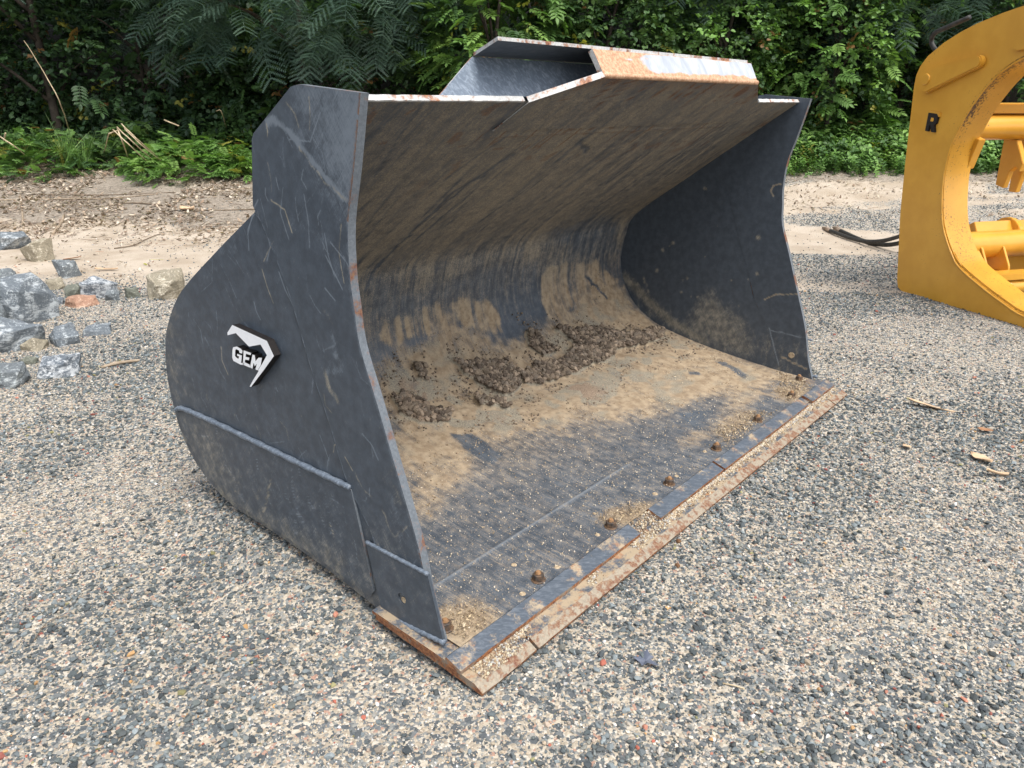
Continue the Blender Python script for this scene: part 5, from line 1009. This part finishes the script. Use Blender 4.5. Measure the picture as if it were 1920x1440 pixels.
G_BRIGHT = [(.14, .26, .065), (.165, .30, .075), (.11, .21, .055), (.20, .33, .085)]
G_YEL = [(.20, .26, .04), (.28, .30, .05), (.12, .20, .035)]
FZ = HEAD  # crowns face the camera along -FW
def crown_pts(c, rx, ry, rz, n, seed, lump=.5, bottom=-.7, shell=.55):
    r = np.random.default_rng(seed); th = r.random(n*3)*2*np.pi; u = r.uniform(-1, 1, n*3); rr = shell+(1-shell)*r.random(n*3)**.6
    d = np.stack([np.sqrt(1-u*u)*np.cos(th), np.sqrt(1-u*u)*np.sin(th), u], 1)
    lm = fbm(d[:, 0]*2.6+seed, d[:, 1]*2.6+d[:, 2]*2.2, seed, 3); rad = rr*(1-lump*.5+lump*lm)
    g = fbm(d[:, 0]*6+seed*2, d[:, 2]*6+d[:, 1]*5, seed+5, 2); k = (u > bottom) & (g > .36); d, rad, lm = d[k][:n], rad[k][:n], lm[k][:n]
    p = d*rad[:, None]; w = FW*1.0; X = RT
    pos = np.array(c)[None]+np.outer(p[:, 0]*rx, np.array(RT))+np.outer(p[:, 1]*ry, np.array(FW))+np.outer(p[:, 2]*rz, np.array((0, 0, 1.)))
    nrm = np.outer(d[:, 0]/rx, np.array(RT))+np.outer(d[:, 1]/ry, np.array(FW))+np.outer(d[:, 2]/rz, np.array((0, 0, 1.))); nrm /= np.linalg.norm(nrm, axis=1)[:, None]
    return pos, nrm, rad
def orient(nrm, r, jit=.5, lift=.0):
    """euler so that +x runs outward (and a little down), with roll"""
    n = len(nrm); yaw = np.arctan2(nrm[:, 1], nrm[:, 0])+r.normal(0, jit, n); pitch = -np.arcsin(np.clip(nrm[:, 2], -1, 1))*.55+r.normal(.15-lift, .35, n)
    return np.stack([r.normal(0, .35, n), pitch, yaw], 1)
LC = [(.24, .17, .12), (.34, .26, .19), (.17, .125, .09), (.46, .38, .29), (.30, .24, .195), (.55, .48, .39)]
def pal(cols, n, r, jit=.18):
    c = np.array(cols)[r.integers(0, len(cols), n)]; dry = r.random(n)
    if cols is not LC and cols is not G_FEATHER: c = np.where((dry < .012)[:, None], np.array((.22, .12, .045)), c); c = np.where((dry > .985)[:, None], np.array((.26, .25, .05)), c)
    c = c; return c*r.uniform(1-jit, 1+jit, (n, 1))
def bush(name, label, cat, D, L, rx, ry, rz, z0, src, n, s0, s1, cols, seed, group=None, lump=.5, trunk=True, extra=None, bottom=-.75, parts='crown'):
    base = WP(D, L); root = empty(name, base); tag(root, label, cat, group); r = np.random.default_rng(seed); c = (base.x, base.y, base.z+z0)
    pos, nrm, rad = crown_pts(c, rx, ry, rz, n, seed, lump, bottom); pos[:, 2] = np.maximum(pos[:, 2], base.z+.06)
    k = len(pos); sc = r.uniform(s0, s1, k); upr = src in ('oval_spray', 'grass_tuft')
    rot = orient(nrm, r) if not upr else np.stack([r.normal(0, .45, k), r.normal(0, .45, k), r.random(k)*6.28], 1)
    if upr and rz > 1: rot = orient(nrm, r); rot[:, 1] += math.pi/2*.7
    q = {'feather_leaf': 4, 'pinnate_leaf': 4, 'vine_spray': 5, 'oval_spray': 4, 'grass_tuft': 4, 'tall_herb': 2}[src]
    o = scatter('crown' if parts == 'crown' else 'foliage', src, pos-np.array(base)[None], rot, sc, r.integers(0, q, k), pal(cols, k, r), root); o['kind'] = 'stuff'
    if extra:
        s2, n2, c2, a0, a1 = extra; pos, nrm, rad = crown_pts(c, rx*1.03, ry*1.03, rz*1.03, n2, seed+77, lump, bottom, .8); pos[:, 2] = np.maximum(pos[:, 2], base.z+.06); k = len(pos); q = {'feather_leaf': 4, 'pinnate_leaf': 4, 'vine_spray': 5, 'oval_spray': 4, 'grass_tuft': 4}[s2]
        o = scatter('climbing_vine', s2, pos-np.array(base)[None], orient(nrm, r, .9), r.uniform(a0, a1, k), r.integers(0, q, k), pal(c2, k, r), root); o['kind'] = 'stuff'
    if trunk:
        rr = random.Random(seed); h = z0+rz*.3; bm = bmesh.new(); t0 = [Vector((0, 0, -.2)), Vector((rr.uniform(-.1, .1), rr.uniform(-.1, .1), h*.5)), Vector((rr.uniform(-.2, .2), rr.uniform(-.2, .2), h))]
        w = .025+.012*h; q = curvepts(t0, 5); tube(bm, q, [w*(1-.6*i/(len(q)-1)) for i in range(len(q))], 9); bmobj('trunk', bm, M['bark'], root, True)
        for i in range(5):
            a = rr.uniform(0, 6.28); s = q[rr.randint(2, len(q)-2)]; e = Vector((math.cos(a)*rx*.6, math.sin(a)*ry*.6, 0)); e = s+e+Vector((0, 0, rr.uniform(.2, .8)*rz)); b = curvepts([s, (s+e)/2+Vector((0, 0, .15)), e], 4); bm = bmesh.new(); tube(bm, b, [w*.5*(1-.75*j/(len(b)-1)) for j in range(len(b))], 6); bmobj('branch', bm, M['bark'], root, True)
    return root
FE, PI_, VI, OV, GR = 'feather_leaf', 'pinnate_leaf', 'vine_spray', 'oval_spray', 'grass_tuft'
# front row, named by what each shows (D ahead of the camera, L to the right)
bush('feathery_tree', 'feathery dark blue-green tree overhanging the weeds left of the guard', 'tree', 13.3, -3.4, 2.5, 1.4, 1.35, 2.55, FE, 1100, .40, .66, G_FEATHER, 101, 'trees along the bank', .55, extra=(VI, 120, G_MID, .2, .35))
bush('feathery_tree', 'feathery tree whose leaf tips hang in at the top left corner', 'tree', 13.6, -7.6, 2.2, 1.4, 1.4, 3.75, FE, 600, .36, .6, G_FEATHER, 102, 'trees along the bank', .55)
bush('feathery_tree', 'feathery dark tree directly behind the hose loop of the grapple', 'tree', 14.0, 6.6, 1.7, 1.3, 1.6, 2.4, FE, 650, .36, .6, G_FEATHER, 103, 'trees along the bank', .5, extra=(VI, 120, G_BRIGHT, .2, .32))
bush('feathery_tree', 'feathery tree high above the right part of the bucket guard', 'tree', 14.0, 3.3, 1.7, 1.2, 1.2, 2.9, FE, 450, .36, .6, G_FEATHER, 104, 'trees along the bank', .5, extra=(VI, 160, G_MID, .2, .35))
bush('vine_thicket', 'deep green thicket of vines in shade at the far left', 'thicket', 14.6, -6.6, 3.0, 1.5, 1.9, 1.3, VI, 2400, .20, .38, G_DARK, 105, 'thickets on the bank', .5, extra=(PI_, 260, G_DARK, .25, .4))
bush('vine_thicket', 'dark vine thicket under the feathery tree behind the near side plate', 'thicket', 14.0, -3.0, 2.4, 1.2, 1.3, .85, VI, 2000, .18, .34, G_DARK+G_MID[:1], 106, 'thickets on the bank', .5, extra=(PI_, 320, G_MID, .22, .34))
bush('leafy_shrub', 'bright yellow-green leafy shrub above the left end of the guard', 'shrub', 13.2, -.25, 1.15, .9, 1.5, 2.0, PI_, 620, .26, .42, G_MID+G_BRIGHT, 107, 'shrubs along the bank', .6, extra=(VI, 90, G_YEL, .18, .28))
bush('leafy_shrub', 'mid green vine covered shrub right above the rusty flange', 'shrub', 13.6, 1.6, 1.4, 1.0, 1.8, 1.9, VI, 1500, .18, .34, G_MID, 108, 'shrubs along the bank', .6, extra=(PI_, 180, G_MID, .25, .4))
bush('leafy_shrub', 'pale green viny column hanging right of the guard middle', 'shrub', 13.3, 3.35, .95, .8, 1.4, 1.9, VI, 1000, .16, .30, G_MID+G_BRIGHT[:2], 109, 'shrubs along the bank', .6)
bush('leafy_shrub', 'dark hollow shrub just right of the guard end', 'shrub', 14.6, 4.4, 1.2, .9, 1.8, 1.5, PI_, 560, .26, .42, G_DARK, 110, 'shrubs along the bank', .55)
bush('leafy_shrub', 'bright green shrub rising right of the bucket horn', 'shrub', 13.4, 5.15, 1.05, .9, 1.55, 1.75, VI, 1500, .16, .30, G_MID+G_BRIGHT, 111, 'shrubs along the bank', .6, extra=(PI_, 200, G_BRIGHT, .25, .38))
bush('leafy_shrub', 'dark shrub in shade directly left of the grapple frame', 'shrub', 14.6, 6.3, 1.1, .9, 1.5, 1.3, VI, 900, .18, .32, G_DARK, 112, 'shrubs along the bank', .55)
bush('leafy_shrub', 'green shrub seen over and through the grapple arch', 'shrub', 13.6, 8.3, 1.7, 1.1, 1.7, 1.8, VI, 1400, .18, .32, G_MID+G_DARK, 113, 'shrubs along the bank', .55, extra=(PI_, 140, G_BRIGHT, .25, .38))
bush('leafy_shrub', 'green shrub beyond the grapple at the right edge', 'shrub', 14.0, 11.2, 1.9, 1.2, 1.8, 1.9, VI, 700, .26, .42, G_MID+G_DARK, 114, 'shrubs along the bank', .55)
bush('leafy_shrub', 'shrub beyond the left edge in the shade', 'shrub', 14.0, -10.8, 2.0, 1.2, 1.9, 1.7, VI, 650, .26, .42, G_DARK, 115, 'shrubs along the bank', .55)
# second and third rows close the view
rb = random.Random(77); lb2 = ['far left', 'left', 'left of centre', 'centre left', 'centre', 'centre right', 'right of centre', 'right', 'far right']
for i in range(9):
    L = -13+i*3.25; bush('woodland_tree', 'tall dense dark tree in the back row, %s' % lb2[i], 'tree', 16.4+rb.uniform(-.3, .3), L, 2.3, 1.3, 3.4, 3.1+rb.uniform(0, .5), (VI, PI_, FE)[i % 3], 1100 if i % 3 != 2 else 900, .36, .62, G_DARK if i % 3 != 2 else G_FEATHER, 200+i, 'back row trees', .45)
for i in range(6):
    L = -14+i*5.6; bush('woodland_tree', 'tallest dark tree behind the back row, %s' % ['first from left', 'second from left', 'third from left', 'fourth from left', 'fifth from left', 'last on the right'][i], 'tree', 19.0, L, 3.5, 1.6, 4.6, 4.4, VI, 1300, .6, .95, G_DARK, 300+i, 'tallest trees', .35)
# weeds in front of the thickets
def weeds(name, label, cat, D, L, w, d, h, src, n, s0, s1, cols, seed, group=None):
    base = WP(D, L); root = empty(name, base); tag(root, label, cat, group); r = np.random.default_rng(seed); th = r.random(n)*6.283; q = np.sqrt(r.random(n))*(.75+.5*fbm(np.cos(th)*2+seed, np.sin(th)*2, seed)); dl = q*np.cos(th)*w; dd = q*np.sin(th)*d
    g = terrain(D+dd, L+dl); z = g+.05+np.maximum(0, h*(1-q**2))*r.random(n)**.7; x = FW.x*(D+dd)+RT.x*(L+dl); y = FW.y*(D+dd)+RT.y*(L+dl)
    nr = np.stack([np.cos(th)*RT.x-.5*FW.x, np.cos(th)*RT.y-.5*FW.y, .6+0*th], 1); nr /= np.linalg.norm(nr, axis=1)[:, None]; rot = orient(nr, r, 1.2) if src in (PI_, VI, FE) else np.stack([r.normal(0, .3, n), r.normal(0, .3, n), r.random(n)*6.28], 1)
    q = {'feather_leaf': 4, 'pinnate_leaf': 4, 'vine_spray': 5, 'oval_spray': 4, 'grass_tuft': 4, 'tall_herb': 2}[src]
    o = scatter('foliage', src, np.stack([x, y, z], 1)-np.array(base)[None], rot, r.uniform(s0, s1, n), r.integers(0, q, n), pal(cols, n, r), root); o['kind'] = 'stuff'; return root
weeds('seedling_clump', 'bright pinnate weed clump spreading over litter beside the bucket horn', 'weeds', 12.2, -4.9, 1.05, .75, .45, PI_, 620, .13, .22, G_BRIGHT, 401, 'weed clumps')
weeds('seedling_clump', 'green weed clump at the foot of the bucket horn', 'weeds', 12.1, -4.0, .45, .45, .40, PI_, 220, .13, .22, G_BRIGHT+G_YEL[:1], 402, 'weed clumps')
weeds('seedling_clump', 'fresh green weed clump at the left edge of the bank', 'weeds', 12.4, -7.4, 1.0, .7, .55, PI_, 520, .13, .23, G_MID+G_BRIGHT, 403, 'weed clumps')
weeds('seedling_clump', 'pinnate weeds behind the leaning stalk bundle', 'weeds', 12.9, -6.0, .9, .6, .55, PI_, 480, .13, .22, G_MID, 404, 'weed clumps')
weeds('seedling_clump', 'low weeds behind the bright clump, under the thicket', 'weeds', 13.1, -4.2, 1.0, .6, .5, VI, 240, .18, .30, G_MID, 405, 'weed clumps')
weeds('grass_clump', 'tuft of tall grass beside the tall dead stalk', 'grass', 12.25, -6.75, .25, .2, .1, GR, 16, .45, .75, G_MID+G_BRIGHT, 406, 'grass tufts')
weeds('grass_clump', 'thin grass tuft in the far left corner', 'grass', 12.4, -8.0, .25, .2, .1, GR, 12, .5, .8, G_MID, 407, 'grass tufts')
weeds('grass_clump', 'thin grass blades behind the far bucket horn', 'grass', 12.9, 4.1, .25, .2, .1, GR, 10, .6, .95, G_MID+G_BRIGHT, 408, 'grass tufts')
weeds('tall_herb', 'tall long-leaved herb standing in the low weeds left of the grapple', 'herb', 13.0, 5.95, .08, .08, .0, 'tall_herb', 2, .85, 1.05, G_BRIGHT[:2], 409)
def belt(name, label, D0, D1, L0, L1, n, src, s0, s1, cols, seed, edge=.5, cat='ground cover'):
    r = np.random.default_rng(seed); D = r.uniform(D0, D1, n); L = r.uniform(L0, L1, n); e = D0+edge*fbm(L*1.1, L*0, seed)*1.6; k = (D > e) & (r.random(n) < .35+.9*sstep(e, e+.7, D)); D, L = D[k], L[k]; n = len(D); z = terrain(D, L)-.02+(0 if src != PI_ else .1)
    x = FW.x*D+RT.x*L; y = FW.y*D+RT.y*L; q = {'feather_leaf': 4, 'pinnate_leaf': 4, 'vine_spray': 5, 'oval_spray': 4, 'grass_tuft': 4}[src]; grow = (.55+.6*sstep(0, 1.2, D-D0))
    rot = np.stack([r.normal(0, .35, n), r.normal(0, .35, n), r.random(n)*6.28], 1)
    return tag(scatter(name, src, np.stack([x, y, z], 1), rot, r.uniform(s0, s1, n)*grow, r.integers(0, q, n), pal(cols, n, r, .25)), label, cat, kind='stuff')
belt('ground_cover', 'low leafy ground cover between sand and shrubs on the right', 11.75, 14.6, 3.0, 12, 9000, OV, .24, .46, G_MID[:2]+G_BRIGHT, 501, .30)
belt('grass', 'grass blades mixed in the low cover on the right', 11.9, 14.2, 3.0, 12, 1400, GR, .25, .5, G_MID+G_BRIGHT, 502, .5, 'grass')
belt('ground_cover', 'dark leafy ground cover under the thickets on the left', 12.6, 15.5, -11, 3.2, 3200, OV, .22, .42, G_MID+G_DARK, 503, .3)
belt('grass', 'sparse grass blades at the left edge of the weeds', 11.9, 13.2, -9, -6, 90, GR, .2, .4, G_MID+G_YEL, 504, .2, 'grass')
def litter(name, label, D0, D1, L0, L1, n, seed, s0, s1, cols, side):
    r = np.random.default_rng(seed); D = r.uniform(D0, D1, n); L = r.uniform(L0, L1, n); m = sstep(.35, .6, fbm(D*1.6, L*1.6, seed))*sstep(D0, D0+1.2, D); k = r.random(n) < m+.05; D, L = D[k], L[k]; n = len(D); x = FW.x*D+RT.x*L; y = FW.y*D+RT.y*L; pk = r.integers(0, 8, n)
    sc = r.uniform(s0, s1, n)*np.where(pk > 4, 2.8, 1); tag(scatter(name, 'litter_bits', np.stack([x, y, terrain(D, L)+.006], 1), np.stack([r.normal(0, .3, n), r.normal(0, .3, n), r.random(n)*6.28], 1), sc, pk, pal(cols, n, r, .3)), label, 'leaf litter', kind='stuff')
litter('leaf_litter', 'brown leaf and twig litter covering the bank at left', 8.6, 13.2, -11, -2.0, 34000, 601, .02, .08, LC, 0)
litter('leaf_litter', 'sparse reddish litter along the foot of the right weeds', 9.6, 12.6, 2.2, 11, 5000, 602, .025, .06, LC, 1)
litter('leaf_litter', 'few dry bits scattered over the sand by the rocks', 6.2, 9.2, -6, -1.6, 900, 603, .02, .05, LC+[(.42, .2, .12)], 1)
print('tris', sum(len(o.data.polygons) for o in bpy.data.objects if o.type == 'MESH'))
